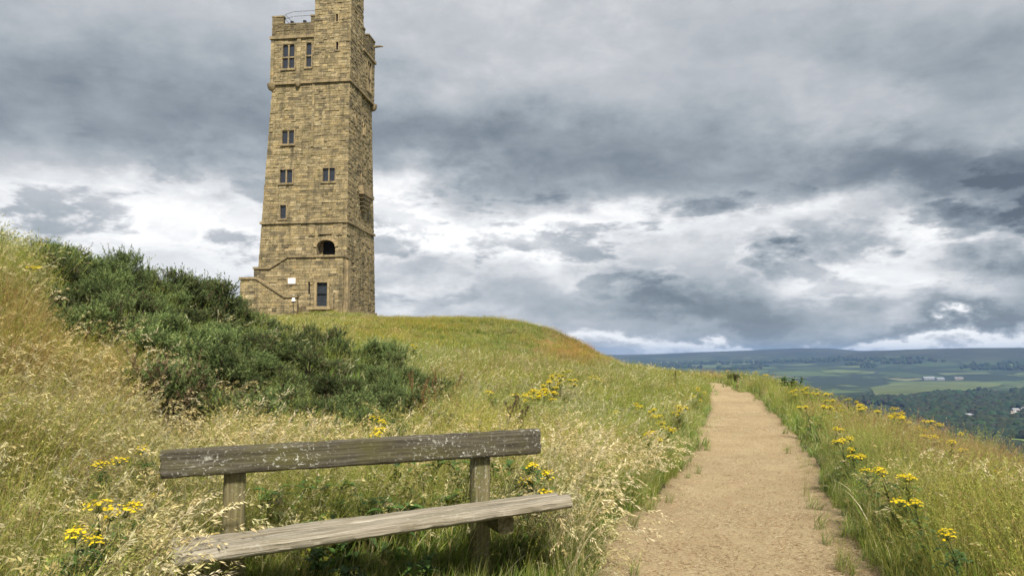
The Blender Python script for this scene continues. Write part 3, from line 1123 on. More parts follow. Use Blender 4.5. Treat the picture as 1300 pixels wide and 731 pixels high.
    for q in range(n):
        (ax, az_), (bx_, bz) = crv[q], crv[q + 1]
        def outp(x, z):
            vx, vz = x - cxm, z - (z1 - R_)
            l = math.hypot(vx, vz)
            return x + vx / l * .34, z + vz / l * .34
        o1, o2 = outp(ax, az_), outp(bx_, bz)
        v1 = MB()
        v1.prism([(ax, az_), (bx_, bz), o2, o1][::-1], -.09, -.031)
        v1.build('voussoir', M_TRIM_L, ar)
    mb = MB()
    ix0 = fr(410.3, 318, 1.0)[0]
    mb.box2(ix0, x1 - .12, 1.12, 1.25, z0, z1 - .05)
    mb.build('inner_door', M_DARK, ar)
    mb = MB()
    mb.box2(x0 + .01, ix0, .9, 1.24, z0, z1 - .02)
    mb.build('door_jamb', M_TRIM_L, ar)
    # carved panels above the arch
    for (px_, py_, w_, h_) in ((396, 294.5, 7.5, 10), (431.3, 293.5, 7.5, 10)):
        a = frect(px_ - w_ / 2, px_ + w_ / 2, py_ - h_ / 2, py_ + h_ / 2)
        mb = MB()
        mb.box2(a[0], a[1], -.10, .0, a[2], a[3])
        o = mb.build('carved_panel', M_TRIM, T)
        mb = MB()
        xm = (a[0] + a[1]) / 2
        mb.prism([(a[0] + .1, a[3] - .08), (a[1] - .1, a[3] - .08), (a[1] - .12, a[2] + .3), (xm, a[2] + .06), (a[0] + .12, a[2] + .3)][::-1], -.16, -.1)
        mb.build('shield', M_TRIM_L, o)
    a = frect(404.5, 421.5, 287, 300)
    mb = MB()
    xm = (a[0] + a[1]) / 2
    mb.prism([(a[0], a[2] + .2), (a[1], a[2] + .2), (a[1] - .25, a[2] + .5), (xm + .18, a[3] - .15), (xm, a[3]), (xm - .18, a[3] - .15), (a[0] + .25, a[2] + .5)], -.13, .0)
    mb.build('gablet', M_TRIM, T)

    # ---------------- stair wing in front of the tower
    WF = -1.6                                 # its front plane
    xw1 = fr(434.8, 380, WF)[0]
    xw_mid = fr(365.5, 330, WF)[0]
    xw_low = fr(343, 341, WF)[0]
    zt_flat = fr(400, 326.5, WF)[1]
    zt_low = fr(336, 341.5, WF)[1]
    xw0 = fr(322, 350, WF)[0]
    door = (*frect(402, 415.3, 358.5, 389.5, WF), .35)
    slot = (*frect(391.0, 393.6, 358.5, 373, WF), .35)
    wst, wco = MB(), MB()
    fw_lo = Face((xw0, WF), (xw1, WF), zb, zt_low)
    stones(wst, fw_lo, [door[:4], slot[:4]], 51)
    core_face(wco, fw_lo, [door, slot])
    # upper part, rising with the stair
    zz = zt_low
    zr = np.random.default_rng(5)
    steps = []
    while zz < zt_flat - .05:
        h = min(zr.uniform(.24, .36), zt_flat - zz)
        if zt_flat - zz - h < .12: h = zt_flat - zz
        t = (zz - zt_low) / (zt_flat - zt_low)
        xa = xw_low + (xw_mid - xw_low) * min(1, t + .05)
        f_ = Face((xa, WF), (xw1, WF), zz, zz + h)
        stones(wst, f_, [door[:4]], 60 + int(zz * 10), (h, h + .001))
        core_face(wco, f_)
        zz += h
    f_ = Face((xw1, WF), (xw1, -.02), zb, zt_flat)
    stones(wst, f_, (), 52)
    core_face(wco, f_)
    # top surfaces and landing floor behind the wing parapet
    wco.box2(xw_mid, xw1 - .06, WF + .07, -.03, zt_flat - 1.3, zt_flat - 1.15)
    wco.box2(xw0 + .08, xw1 - .07, WF + .48, WF + .5, zb, zt_low - .02)
    wo_ = wco.build('stair_wall', M_CORE, T)
    tag(wst.build('stair_masonry', M_STONE, T), kind='stuff')
    def coping(pts, y0, y1, th, nm='coping', mat=M_TRIM, parent=wo_):
        mb = MB()
        up = [(x, z + th) for x, z in pts]
        mb.prism(pts + up[::-1], y0, y1)
        mb.build(nm, mat, parent)
    coping([(xw_mid, zt_flat), (xw1 + .08, zt_flat)], WF - .15, WF + .45, .2)
    coping([(xw_low, zt_low), (xw_mid - .003, zt_flat)], WF - .15, WF + .45, .2)
    coping([(xw0 - .05, zt_low), (xw_low - .003, zt_low)], WF - .15, WF + .45, .2)
    mb = MB()
    mb.box2(xw1 - .42, xw1 + .08, WF + .451, -.03, zt_flat, zt_flat + .18)
    mb.build('coping', M_TRIM, wo_)
    # buttress at the wing's right end
    trim('buttress', xw1 - .02, xw1 + .42, WF + .25, WF + 1.0, zb, zt_flat - .3, M_TRIM_L)
    # the wing's door and its surround
    x0, x1, z0, z1, d = door
    mb = MB()
    mb.box2(x0 - .22, x0, WF - .06, WF + .2, z0, z1)
    mb.box2(x1, x1 + .22, WF - .06, WF + .2, z0, z1)
    mb.box2(x0 - .35, x1 + .35, WF - .062, WF + .2, z1, z1 + .34)
    dr = mb.build('doorway', M_TRIM_L, T)
    mb = MB()
    mb.box2(x0, x1, WF + .2, WF + .26, z0 + .01, z1 - .01)
    dd_ = mb.build('door', M_DOOR, dr)
    mb = MB()
    mb.box2(x1 - .16, x1 - .1, WF + .14, WF + .2, z0 + .95, z0 + 1.1)
    mb.build('door_handle', M_IRON, dr)
    mb = MB()
    mb.box2(x0 - .6, x1 + .7, WF - 1.0, WF - .02, z0 - .3, z0 - .02)
    mb.build('doorstep', M_TRIM_L, dr)
    mb = MB()
    mb.box2(slot[0] + .001, slot[1] - .001, WF + .2, WF + .3, slot[2], slot[3])
    mb.build('slit_window', M_DARK, T)
    mb = MB()
    rx = fr(424, 380, WF - .15)[0]
    zq = fr(424, 372, WF - .15)
    zq2 = fr(424, 390, WF - .15)
    for q_ in (0, 2.4):
        mb = MB()
        mb.tube([(rx - q_, WF - .15, zq2[1]), (rx - q_, WF - .15, zq[1])], .03)
        mb.build('handrail_post', M_IRON, T)
    # outer flight: low wall standing farther forward
    OF = WF - 1.45
    ox0 = fr(304.5, 370, OF)[0]
    ox1 = fr(325.5, 355, OF)[0]
    ox2 = fr(361.5, 376, OF)[0]
    ox3 = fr(377, 380, OF)[0]
    oz_t = fr(315, 354.5, OF)[1]
    oz_b = fr(366, 377.5, OF)[1]
    ost, oco = MB(), MB()
    f_ = Face((ox0, OF), (ox3, OF), zb - .4, oz_b)
    stones(ost, f_, (), 71)
    core_face(oco, f_)
    zz = oz_b
    while zz < oz_t - .05:
        h = min(.3, oz_t - zz)
        if oz_t - zz - h < .1: h = oz_t - zz
        t = (zz - oz_b) / (oz_t - oz_b)
        f_ = Face((ox0, OF), (ox2 + (ox1 - ox2) * min(1, t + .06), OF), zz, zz + h)
        stones(ost, f_, (), 80 + int(zz * 10), (h, h + .001))
        core_face(oco, f_)
        zz += h
    f_ = Face((ox0, 0.3), (ox0, OF), zb - .4, oz_t)
    stones(ost, f_, (), 72)
    core_face(oco, f_)
    f_ = Face((ox3, OF), (ox3, OF + .4), zb - .4, oz_b)
    stones(ost, f_, (), 73)
    core_face(oco, f_)
    # back parapet of the landing (behind, rising to the tower), treads between the walls
    bz0, bz1 = fr(319, 352, .1)[1], fr(329.5, 344.5, .1)[1]
    xq = fr(329.5, 344.5, .1)[0]
    oco.prism([(ox0 + .02, zb), (xq + .6, zb), (xq + .6, bz1), (xq, bz1), (ox0 + .02, bz0 - .5)][::1], -.1, .3)
    oco.box2(ox0 + .1, ox1 + .2, OF + .1, WF + .5, zb, oz_t - 1.0)
    oo = oco.build('outer_stair_wall', M_CORE, T)
    tag(ost.build('outer_stair_masonry', M_STONE, T), kind='stuff')
    coping([(ox0 - .08, oz_t), (ox1, oz_t)], OF - .14, OF + .42, .2, parent=oo)
    coping([(ox1 + .003, oz_t), (ox2, oz_b)], OF - .14, OF + .42, .2, parent=oo)
    coping([(ox2 + .003, oz_b), (ox3 + .06, oz_b)], OF - .14, OF + .42, .2, parent=oo)
    coping([(ox0 - .06, bz0 - .5), (xq, bz1)], -.15, .35, .22, parent=oo)
    mb = MB()
    mb.box2(ox0 - .08, ox0 + .4, OF + .421, -.151, oz_t, oz_t + .2)
    mb.build('coping', M_TRIM, oo)
    ns = 9
    for i in range(ns):
        t = i / (ns - 1)
        xa = ox3 - .4 + (ox1 + .2 - ox3 + .4) * t
        mb = MB()
        zt = oz_b - .9 + (oz_t - 1.0 - oz_b + .9) * t
        mb.box2(xa - .35, xa + .35, OF + .12, WF - .03, zb, zt + .001 * i)
        mb.build('stair_tread', M_TRIM, oo)
    # signs: a white plaque in a stone frame and a small white notice
    a = frect(364.5, 377, 351.5, 361.5, WF)
    mb = MB()
    mb.box2(a[0], a[1], WF - .09, WF - .02, a[2], a[3])
    pf = mb.build('plaque_frame', M_TRIM_L, T)
    b4 = frect(366.2, 375.6, 353, 360.2, WF)
    mb = MB()
    mb.box2(b4[0], b4[1], WF - .115, WF - .09, b4[2], b4[3])
    mb.build('plaque', M_WHITE, pf)
    a = frect(370, 375.2, 374, 382.5, OF - .1)
    mb = MB()
    mb.tube([((a[0] + a[1]) / 2, OF - .05, zb), ((a[0] + a[1]) / 2, OF - .05, a[3])], .03)
    sp = mb.build('notice_post', M_IRON, T)
    mb = MB()
    xm = (a[0] + a[1]) / 2
    mb.prism([(a[0], a[2]), (a[1], a[2]), (a[1] - .05, a[2] + .3), (xm + .08, a[2] + .36), (xm + .09, a[3]), (xm - .09, a[3]), (xm - .08, a[2] + .36), (a[0] + .05, a[2] + .3)], OF - .11, OF - .082)
    mb.build('notice_board', M_WHITE, sp)
    # roof railing
    ra, rb = fr(362, 20, 1.2)[0], xt - .05
    zt0, zt1 = z_corn, fr(390, 14.2, 1.2)[1]
    mb = MB()
    for i in range(5):
        x = ra + (rb - ra) * i / 4
        mb.tube([(x, 1.2, zt0), (x, 1.2, zt1 - (.25 if i == 0 else 0))], .03, 5)
    for dz_ in (0, -.5):
        mb.tube([(ra, 1.2, zt1 - .25 + dz_), (ra + (rb - ra) / 4, 1.2, zt1 + dz_), (rb, 1.2, zt1 + dz_)], .028, 5)
        mb.tube([(ra, 1.2, zt1 - .25 + dz_), (ra, ye - 1, zt1 - .25 + dz_)], .028, 5)
    mb.build('roof_railing', M_RAIL, T)
    # small vent cowls on the roof edge
    for px_ in (371, 387):
        x = fr(px_, 24, .6)[0]
        mb = MB()
        mb.tube([(x, .6, z_corn), (x, .6, z_crn + .12), (x, .6, z_crn + .42), (x, .6, z_crn + .5)], [.12, .12, .2, .05], 8)
        mb.build('vent_cowl', M_IRON, T)
    # stone water spout on the right-hand parapet
    yq, zq = rt(478, 63.5)
    mb = MB()
    yq = min(yq, ye - .3)
    mb.tube([(xr - .1, yq, zq), (xr + .35, yq, zq + .02), (xr + .75, yq, zq + .04), (xr + 1.0, yq, zq - .02)], [.16, .13, .11, .07], 7)
    mb.build('water_spout', M_TRIM, T)
    # turret cap: oversailing course and merlons (above the frame)
    mb = MB()
    mb.box2(xt - .12, .15, -.17, 3.87, z_tur, z_tur + .25)
    mb.build('turret_cornice', M_TRIM, T)
    for (x, y) in ((xt, -.05), (xt + 1.5, -.05), (-.6, -.05), (xt, 1.6), (-.6, 1.6), (xt, 3.15), (xt + 1.5, 3.15), (-.6, 3.15)):
        mb = MB()
        mb.box2(x, x + .62, y, y + .58, z_tur + .25, z_tur + 1.0)
        mb.build('turret_merlon', M_TRIM, T)
    return T, dict(xr=xr, z_crn=z_crn, ye=ye, z_mer=z_mer, pt=pt)


TOWER, TI = build_tower()


# ------------------------------------------------------------------ bird on the parapet
def build_bird():
    p = Vector(tuple(T_O)) + Vector(tuple(UX)) * (TI['xr'] - .2) + Vector(tuple(UY)) * 5.05 + Vector((0, 0, TI['z_crn']))
    b = empty('perched_bird', tuple(p), 0.6)
    tag(b, 'small dark bird perched on the tower parapet', 'bird')
    bm = bmesh.new()
    bmesh.ops.create_uvsphere(bm, u_segments=12, v_segments=8, radius=0.5)
    for v in bm.verts:
        x, y, z = v.co
        if x > .28: x, y, z = x * .9 + .04, y * .62, z * .62 + .22
        if x < -.3: y, z = y * .5, z * .45 - .04
        v.co = (x * .38, y * .2, z * .24 + .2)
    me = bpy.data.meshes.new('body')
    bm.to_mesh(me)
    bm.free()
    md = simple_mat('dark_plumage', (0.03, 0.03, 0.035), 0.6)
    me.materials.append(md)
    link(bpy.data.objects.new('body', me), b)
    mb = MB()
    mb.box((-.26, 0, .16), (.22, .07, .025), Matrix.Rotation(.35, 3, 'Y'))
    mb.build('tail', md, b)
    mb = MB()
    mb.tube([(.2, 0, .27), (.27, 0, .25)], [.02, .003], 5)
    mb.build('beak', md, b)
    for s in (-1, 1):
        mb = MB()
        mb.tube([(0, .04 * s, .12), (0.02, .04 * s, 0)], .008, 4)
        mb.build('leg', md, b)


build_bird()


# ------------------------------------------------------------------ bench
def mat_wood(name, tones, algae, lichen, seat=False):
    m, k, b, out = material(name)
    uv = k.new('ShaderNodeAttribute', attribute_name='grain')
    g = uv.outputs['Vector']                      # metres along, across, through the plank
    gr = k.noise(k.vmath('MULTIPLY', g, (2.2, 55, 55)), 1.0, 7, 0.66, 0.4)
    gr2 = k.noise(k.vmath('MULTIPLY', g, (5, 160, 160)), 1.0, 4, 0.7, 0.2)
    bl = k.noise(k.vmath('MULTIPLY', g, (2.5, 6, 6)), 1.0, 6, 0.65)
    c = k.ramp(gr, [(0.28, tones[0]), (0.46, tones[1]), (0.60, tones[2]), (0.78, tones[3])])
    c = k.mix(k.rng(gr2, 0.55, 0.75, 0, 0.5), c, tones[0])
    c = k.mix(k.rng(bl, 0.46, 0.66, 0, algae[1]), c, algae[0])
    # lichen crusts
    sp = k.noise(k.vmath('MULTIPLY', g, (48, 60, 60)), 1.0, 4, 0.65, 0.4)
    ar = k.noise(k.vmath('MULTIPLY', g, (2.0, 3.5, 3.5)), 1.0, 3, 0.5)
    sp2 = k.noise(k.vmath('MULTIPLY', g, (17, 24, 24)), 1.0, 4, 0.6, 0.5)
    lm = k.math('MAXIMUM', k.math('MULTIPLY', k.rng(sp, 0.575, 0.63), k.rng(ar, 0.42, 0.62, 0.10, 1.0)), k.math('MULTIPLY', k.rng(sp2, 0.60, 0.68), k.rng(ar, 0.5, 0.6, 0.0, 0.7)))
    lm = k.math('MULTIPLY', lm, lichen)
    c = k.mix(lm, c, (0.50, 0.50, 0.43))
    k.put(b.inputs['Base Color'], c)
    b.inputs['Roughness'].default_value = 0.9
    b.inputs['Specular IOR Level'].default_value = 0.2
    bp = k.new('ShaderNodeBump')
    bp.inputs['Strength'].default_value = 1.0
    bp.inputs['Distance'].default_value = 0.006
    h = k.math('ADD', gr, k.math('MULTIPLY', gr2, 0.4))
    h = k.math('ADD', h, k.math('MULTIPLY', lm, 0.25))
    k.l.new(h, bp.inputs['Height'])
    k.l.new(bp.outputs[0], b.inputs['Normal'])
    return m


M_WBACK = mat_wood('dark_weathered_oak', [(0.022, 0.018, 0.013), (0.066, 0.058, 0.042), (0.12, 0.107, 0.08), (0.25, 0.23, 0.185)], ((0.095, 0.088, 0.028), 0.7), 1.0)
M_WSEAT = mat_wood('silvered_oak_seat', [(0.085, 0.07, 0.05), (0.25, 0.22, 0.168), (0.37, 0.335, 0.265), (0.52, 0.485, 0.41)], ((0.15, 0.13, 0.065), 0.5), 0.35, True)
M_WPOST = mat_wood('mossy_oak_post', [(0.05, 0.042, 0.022), (0.14, 0.12, 0.06), (0.21, 0.185, 0.095), (0.30, 0.27, 0.17)], ((0.09, 0.10, 0.03), 0.7), 0.7)


def plank(name, mat, parent, fl, fr_, bl, br, thick, down, seed, nu=72, nv=9, nw=4, wob=0.006, edge=0.010, cracks=()):
    """worn plank: four corner points of one broad face plus a thickness; ends and arrises eaten away"""
    fl, fr_, bl, br, down = (Vector(tuple(q)) for q in (fl, fr_, bl, br, down))
    bm = bmesh.new()
    L = (fr_ - fl).length
    Wd = (bl - fl).length
    V = {}
    gl = bm.verts.layers.float_vector.new('grain')
    so = seed * 13.7
    across = (bl - fl).normalized()
    along = (fr_ - fl).normalized()
    dn = down.normalized()

    def vert(i, j, l):
        key = (i, j, l)
        if key in V: return V[key]
        u, v, w = i / nu, j / nv, l / nw
        q = (fl * (1 - u) + fr_ * u) * (1 - v) + (bl * (1 - u) + br * u) * v + down * (thick * w)
        # rounded arrises
        ev = min(v, 1 - v) * Wd
        ew = min(w, 1 - w) * thick
        if ev < 1e-6 and ew < 1e-6:
            q = q + across * (edge * .5 if v < .5 else -edge * .5) + dn * (edge * .5 if w < .5 else -edge * .5)
        s = Vector((u * L * 3.1 + so, v * Wd * 9 + so, w * 4))
        n1 = mnoise.noise(s) * wob
        n2 = mnoise.noise(Vector((u * L * 14 + so, v * 7, w * 5 + so))) * wob * .6
        q = q + dn * (n1 + n2) * (1 if w < .5 else -1) * (1 - abs(2 * w - 1) * 0.0)
        if ev < 1e-6:
            q = q + across * (1 if v < .5 else -1) * (abs(mnoise.noise(Vector((u * L * 6 + so, w * 3, 5)))) * wob * 2.2 + max(0, mnoise.noise(Vector((u * L * 17, so, 3)))) * wob)
        if i in (0, nu):
            q = q + along * (mnoise.noise(Vector((v * 6 + so, w * 3, i * 3.0))) * 0.018 + mnoise.noise(Vector((v * 22 + so, w * 8, i * 5.0))) * 0.006)
        for (cv, u0, u1, dep) in cracks:
            if w == 0 and u0 < u < u1:
                wander = cv + 0.05 * mnoise.noise(Vector((u * 5 + so, 1, 2)))
                dv = abs(v - wander) * Wd
                if dv < 0.018: q = q + dn * dep * (1 - dv / 0.018) * min(1, (u - u0) * 8, (u1 - u) * 8)
        b_ = bm.verts.new(q)
        b_[gl] = (u * L + so, v * Wd, w * thick)
        V[key] = b_
        return b_
    for i in range(nu):
        for j in range(nv):
            bm.faces.new((vert(i, j, 0), vert(i + 1, j, 0), vert(i + 1, j + 1, 0), vert(i, j + 1, 0)))
            bm.faces.new((vert(i, j, nw), vert(i, j + 1, nw), vert(i + 1, j + 1, nw), vert(i + 1, j, nw)))
        for l in range(nw):
            bm.faces.new((vert(i, 0, l), vert(i, 0, l + 1), vert(i + 1, 0, l + 1), vert(i + 1, 0, l)))
            bm.faces.new((vert(i, nv, l), vert(i + 1, nv, l), vert(i + 1, nv, l + 1), vert(i, nv, l + 1)))
    for j in range(nv):
        for l in range(nw):
            bm.faces.new((vert(0, j, l), vert(0, j + 1, l), vert(0, j + 1, l + 1), vert(0, j, l + 1)))
            bm.faces.new((vert(nu, j, l), vert(nu, j, l + 1), vert(nu, j + 1, l + 1), vert(nu, j + 1, l)))
    bmesh.ops.recalc_face_normals(bm, faces=bm.faces)
    me = bpy.data.meshes.new(name)
    bm.to_mesh(me)
    bm.free()
    me.materials.append(mat)
    me.polygons.foreach_set('use_smooth', [True] * len(me.polygons))
    me.set_sharp_from_angle(angle=math.radians(50)) if hasattr(me, 'set_sharp_from_angle') else None
    return link(bpy.data.objects.new(name, me), parent)


def build_bench():
    bx, by = -0.80, 4.22
    base = np.array([bx, by, gz(bx, by)])
    B = empty('park_bench', tuple(base))
    tag(B, 'weathered wooden bench with a lichen spotted backrest board in long grass', 'bench')
    Q = lambda px, py, Y: at(px, py, Y) - base
    # backrest: the broad face towards the path
    a0, a1 = Q(204, 571.5, 3.95), Q(686, 543.5, 4.70)
    b0, b1 = Q(204.5, 608.5, 3.95), Q(686.5, 576.5, 4.70)
    dirx = (a1 - a0) / np.linalg.norm(a1 - a0)
    back = np.array([-dirx[1], dirx[0], 0])
    back /= np.linalg.norm(back)
    up = np.cross(dirx, back)
    plank('backrest', M_WBACK, B, b0, b1, a0, a1, 0.055, back, 1, wob=.004, edge=.012, cracks=((.55, .05, .5, .006), (.3, .5, .95, .005)))
    # seat: two planks
    FL, FR, BL, BR = Q(222, 705, 3.55), Q(726, 631, 4.28), Q(213, 684, 3.93), Q(715, 623, 4.66)
    lerp = lambda p, q, t: p + (q - p) * t
    dn = -up
    th = 0.058
    mL, mR = lerp(FL, BL, .52), lerp(FR, BR, .52)
    nL, nR = lerp(FL, BL, .555), lerp(FR, BR, .555)
    plank('seat_plank', M_WSEAT, B, FL, FR, mL, mR, th, dn, 2, wob=.006, edge=.016, cracks=((.62, .1, .55, .010), (.35, .45, .9, .009), (.8, .6, .98, .008)))
    plank('seat_plank', M_WSEAT, B, nL + dirx * .01, nR - dirx * .05, BL, BR - dirx * .05, th * .95, dn, 3, wob=.007, edge=.016, cracks=((.4, .0, .5, .012), (.6, .5, .9, .01)))
    # posts and seat bearers
    for i, (px, Yp) in enumerate(((306, 4.16), (617, 4.62))):
        t = (at(px, 590, Yp)[0] - base[0] - a0[0]) / (a1[0] - a0[0])
        pt = lerp(a0, a1, t) + back * .057 + dn * .02
        gx, gy = pt[0] + base[0], pt[1] + base[1]
        zb_ = gz(gx, gy) - base[2] - .35
        bt = np.array([pt[0], pt[1], zb_])
        hw = dirx * .058
        Lp = pt[2] - zb_
        # the post's broad face looks at the path; its length runs vertically
        plank('post', M_WPOST, B, bt - hw, pt - hw, bt + hw, pt + hw, .10, back, 5 + i, nu=30, nv=6, wob=.004, edge=.014)
        # bearer from the post forward under the seat
        sz = lerp(lerp(FL, FR, t), lerp(BL, BR, t), .5)
        ztop = sz[2] - th - .004
        f0 = np.array([pt[0], pt[1], 0]) - back * .002
        f1 = np.array([pt[0], pt[1], 0]) - back * .40
        f0[2] = ztop
        f1[2] = ztop
        dv = np.array([0, 0, -.095])
        hb = dirx * .046
        plank('bearer', M_WPOST, B, f1 - hb, f0 - hb, f1 - hb + dv, f0 - hb + dv, .092, dirx, 8 + i, nu=14, nv=5, wob=.004, edge=.012)


build_bench()


# ------------------------------------------------------------------ scatter (for uncountable growth only)
def proto_collection(name, meshes):
    c = bpy.data.collections.new(name)
    for i, me in enumerate(meshes):
        o = bpy.data.objects.new('%s_%03d' % (name, i), me)
        c.objects.link(o)
    return c


def scatter(name, pts, rot, scl, tint, idx, meshes, label, cat):
    me = bpy.data.meshes.new(name)
    me.vertices.add(len(pts))
    me.vertices.foreach_set('co', np.asarray(pts, np.float32).ravel())
    def att(nm, typ, data, field):
        a = me.attributes.new(nm, typ, 'POINT')
        a.data.foreach_set(field, np.ascontiguousarray(data).ravel())
    att('rot', 'FLOAT_VECTOR', np.asarray(rot, np.float32), 'vector')
    att('scl', 'FLOAT_VECTOR', np.asarray(scl, np.float32), 'vector')
    t4 = np.ones((len(pts), 4), np.float32)
    t4[:, :3] = tint
    att('tint', 'FLOAT_COLOR', t4, 'color')
    att('pick', 'INT', np.asarray(idx, np.int32), 'value')
    o = link(bpy.data.objects.new(name, me))
    col = proto_collection(name + '_kinds', meshes)
    g = bpy.data.node_groups.new(name + '_nodes', 'GeometryNodeTree')
    g.interface.new_socket('Geometry', in_out='INPUT', socket_type='NodeSocketGeometry')
    g.interface.new_socket('Geometry', in_out='OUTPUT', socket_type='NodeSocketGeometry')
    N, Lk = g.nodes, g.links
    gi, go = N.new('NodeGroupInput'), N.new('NodeGroupOutput')
    ci = N.new('GeometryNodeCollectionInfo')
    ci.inputs['Collection'].default_value = col
    ci.inputs['Separate Children'].default_value = True
    ci.inputs['Reset Children'].default_value = True
    ip = N.new('GeometryNodeInstanceOnPoints')
    ip.inputs['Pick Instance'].default_value = True
    def named(nm, typ):
        n = N.new('GeometryNodeInputNamedAttribute')
        n.data_type = typ
        n.inputs['Name'].default_value = nm
        return n.outputs[0]
    e2r = N.new('FunctionNodeEulerToRotation')
    Lk.new(named('rot', 'FLOAT_VECTOR'), e2r.inputs[0])
    Lk.new(gi.outputs[0], ip.inputs['Points'])
    Lk.new(ci.outputs[0], ip.inputs['Instance'])
    Lk.new(named('pick', 'INT'), ip.inputs['Instance Index'])
    Lk.new(e2r.outputs[0], ip.inputs['Rotation'])
    Lk.new(named('scl', 'FLOAT_VECTOR'), ip.inputs['Scale'])
    Lk.new(ip.outputs[0], go.inputs[0])
    md = o.modifiers.new('scatter', 'NODES')
    md.node_group = g
    tag(o, label, cat, kind='stuff')
    return o


def mat_leaf(name, trans=0.35, rough=0.55, instanced=True, spec=0.25, var=0.25):
    m, k, b, out = material(name)
    a = k.new('ShaderNodeAttribute', attribute_name='Col')
    col = a.outputs['Color']
    if instanced:
        t = k.new('ShaderNodeAttribute', attribute_name='tint', attribute_type='INSTANCER')
        col = k.mix(1.0, col, t.outputs['Color'], 'MULTIPLY')
    else:
        oi = k.new('ShaderNodeObjectInfo')
        col = k.mix(1.0, col, k.ramp(oi.outputs['Random'], [(0, (1 - var,) * 3), (1, (1 + var,) * 3)]), 'MULTIPLY')
    k.put(b.inputs['Base Color'], col)
    b.inputs['Roughness'].default_value = rough
    b.inputs['Specular IOR Level'].default_value = spec
    tr = k.new('ShaderNodeBsdfTranslucent')
    k.l.new(col, tr.inputs[0])
    mx = k.new('ShaderNodeMixShader')
    mx.inputs[0].default_value = trans
    k.l.new(b.outputs[0], mx.inputs[1])
    k.l.new(tr.outputs[0], mx.inputs[2])
    k.l.new(mx.outputs[0], out.inputs[0])
    return m


M_GRASS = mat_leaf('grass_blades', 0.28)
M_PLANT = mat_leaf('plant_leaves', 0.3, 0.5, False)
M_GORSE = mat_leaf('gorse_spines', 0.32, 0.6, False, 0.2, 0.30)
M_PETAL = mat_leaf('yellow_florets', 0.25, 0.6, False, 0.2, 0.08)
M_TREES = mat_leaf('distant_trees', 0.1, 0.8, True, 0.1)


def blade(mb, r, base, h, az, tilt, curl, w, col, seg=4, tipcol=None, face=None, taper=1.0):
    """one arching leaf blade: strip of quads narrowing to a point; returns its tip and direction"""
    p = np.array(base, float)
    d = np.array([math.sin(az), math.cos(az), 0])
    fa = az + PI / 2 + r.uniform(-.7, .7) if face is None else face
    sd = np.array([math.sin(fa), math.cos(fa), 0])
    vs, cs, fs = [], [], []
    L = h / seg
    for i in range(seg + 1):
        t = i / seg
        ww = w * (0.55 + 0.9 * t - 1.45 * t * t) if taper == 1.0 else w * (1 - t * taper)
        ww = max(ww, w * .08)
        c = np.array(col) if tipcol is None else np.array(col) * (1 - t) + np.array(tipcol) * t
        vs += [p - sd * ww / 2, p + sd * ww / 2]
        cs += [c, c]
        a = tilt + curl * t ** 1.3
        p = p + (d * math.sin(a) + np.array([0, 0, math.cos(a)])) * L
    for i in range(seg): fs.append((2 * i, 2 * i + 1, 2 * i + 3, 2 * i + 2))
    mb.add(vs, fs, cs)
    return p, a


def stalk_points(r, base, h, az, tilt, curl, seg):
    p = np.array(base, float)
    d = np.array([math.sin(az), math.cos(az), 0])
    pts, angs = [p.copy()], []
    for i in range(seg):
        a = tilt + curl * ((i + .5) / seg) ** 2.2
        p = p + (d * math.sin(a) + np.array([0, 0, math.cos(a)])) * (h / seg)
        pts.append(p.copy())
        angs.append(a)
    return pts


def spikelet(mb, p, d, L, w, col, r):
    """small diamond floret"""
    d = np.array(d, float)
    d /= np.linalg.norm(d) + 1e-9
    s = np.cross(d, r.normal(size=3))
    s /= np.linalg.norm(s) + 1e-9
    mb.add([p, p + d * L * .45 + s * w / 2, p + d * L, p + d * L * .45 - s * w / 2], [(0, 1, 2, 3)], col)


def seed_stalk(mb, r, base, h, az, tilt, curl, w, col, hcol, plume, spread, n, fl, fw, seg=6):
    pts = stalk_points(r, base, h, az, tilt, curl, seg)
    fa = r.uniform(0, 2 * PI)
    sd = np.array([math.sin(fa), math.cos(fa), 0])
    vs, fs, cs = [], [], []
    for i, p in enumerate(pts):
        ww = w * (1 - .6 * i / seg)
        vs += [p - sd * ww / 2, p + sd * ww / 2]
        t = i / seg
        c = np.array(col) * (1 - t) + np.array(hcol) * t
        cs += [c, c]
    for i in range(seg): fs.append((2 * i, 2 * i + 1, 2 * i + 3, 2 * i + 2))
    mb.add(vs, fs, cs)
    P_ = np.array(pts)
    for q in range(n):
        t = 1 - plume * r.random()
        x = t * seg
        i = min(int(x), seg - 1)
        p = P_[i] + (P_[i + 1] - P_[i]) * (x - i)
        tan = P_[i + 1] - P_[i]
        tan /= np.linalg.norm(tan)
        e = 1 - abs((1 - t) / plume * 2 - .8) * .45
        side = r.normal(size=3)
        side -= tan * (side @ tan)
        side /= np.linalg.norm(side) + 1e-9
        off = side * spread * e * r.random()
        c = np.array(hcol) * r.uniform(.75, 1.2)
        spikelet(mb, p + off * .4, tan * 1.0 + side * .55 + np.array([0, 0, -.35]), fl * r.uniform(.7, 1.3), fw * r.uniform(.7, 1.3), c, r)


GREENS = [(0.150, 0.225, 0.030), (0.195, 0.255, 0.040), (0.105, 0.175, 0.030), (0.245, 0.275, 0.05), (0.12, 0.21, 0.042)]
OLIVES = [(0.25, 0.26, 0.050), (0.31, 0.295, 0.07), (0.20, 0.235, 0.044), (0.37, 0.325, 0.10)]
STRAWS = [(0.56, 0.47, 0.25), (0.49, 0.40, 0.19), (0.63, 0.54, 0.33), (0.42, 0.335, 0.145), (0.66, 0.58, 0.38)]
RUSTS = [(0.36, 0.20, 0.095), (0.42, 0.255, 0.12), (0.30, 0.175, 0.085), (0.46, 0.31, 0.16)]


def pick(r, L): return np.array(L[r.integers(len(L))]) * r.uniform(.85, 1.15)


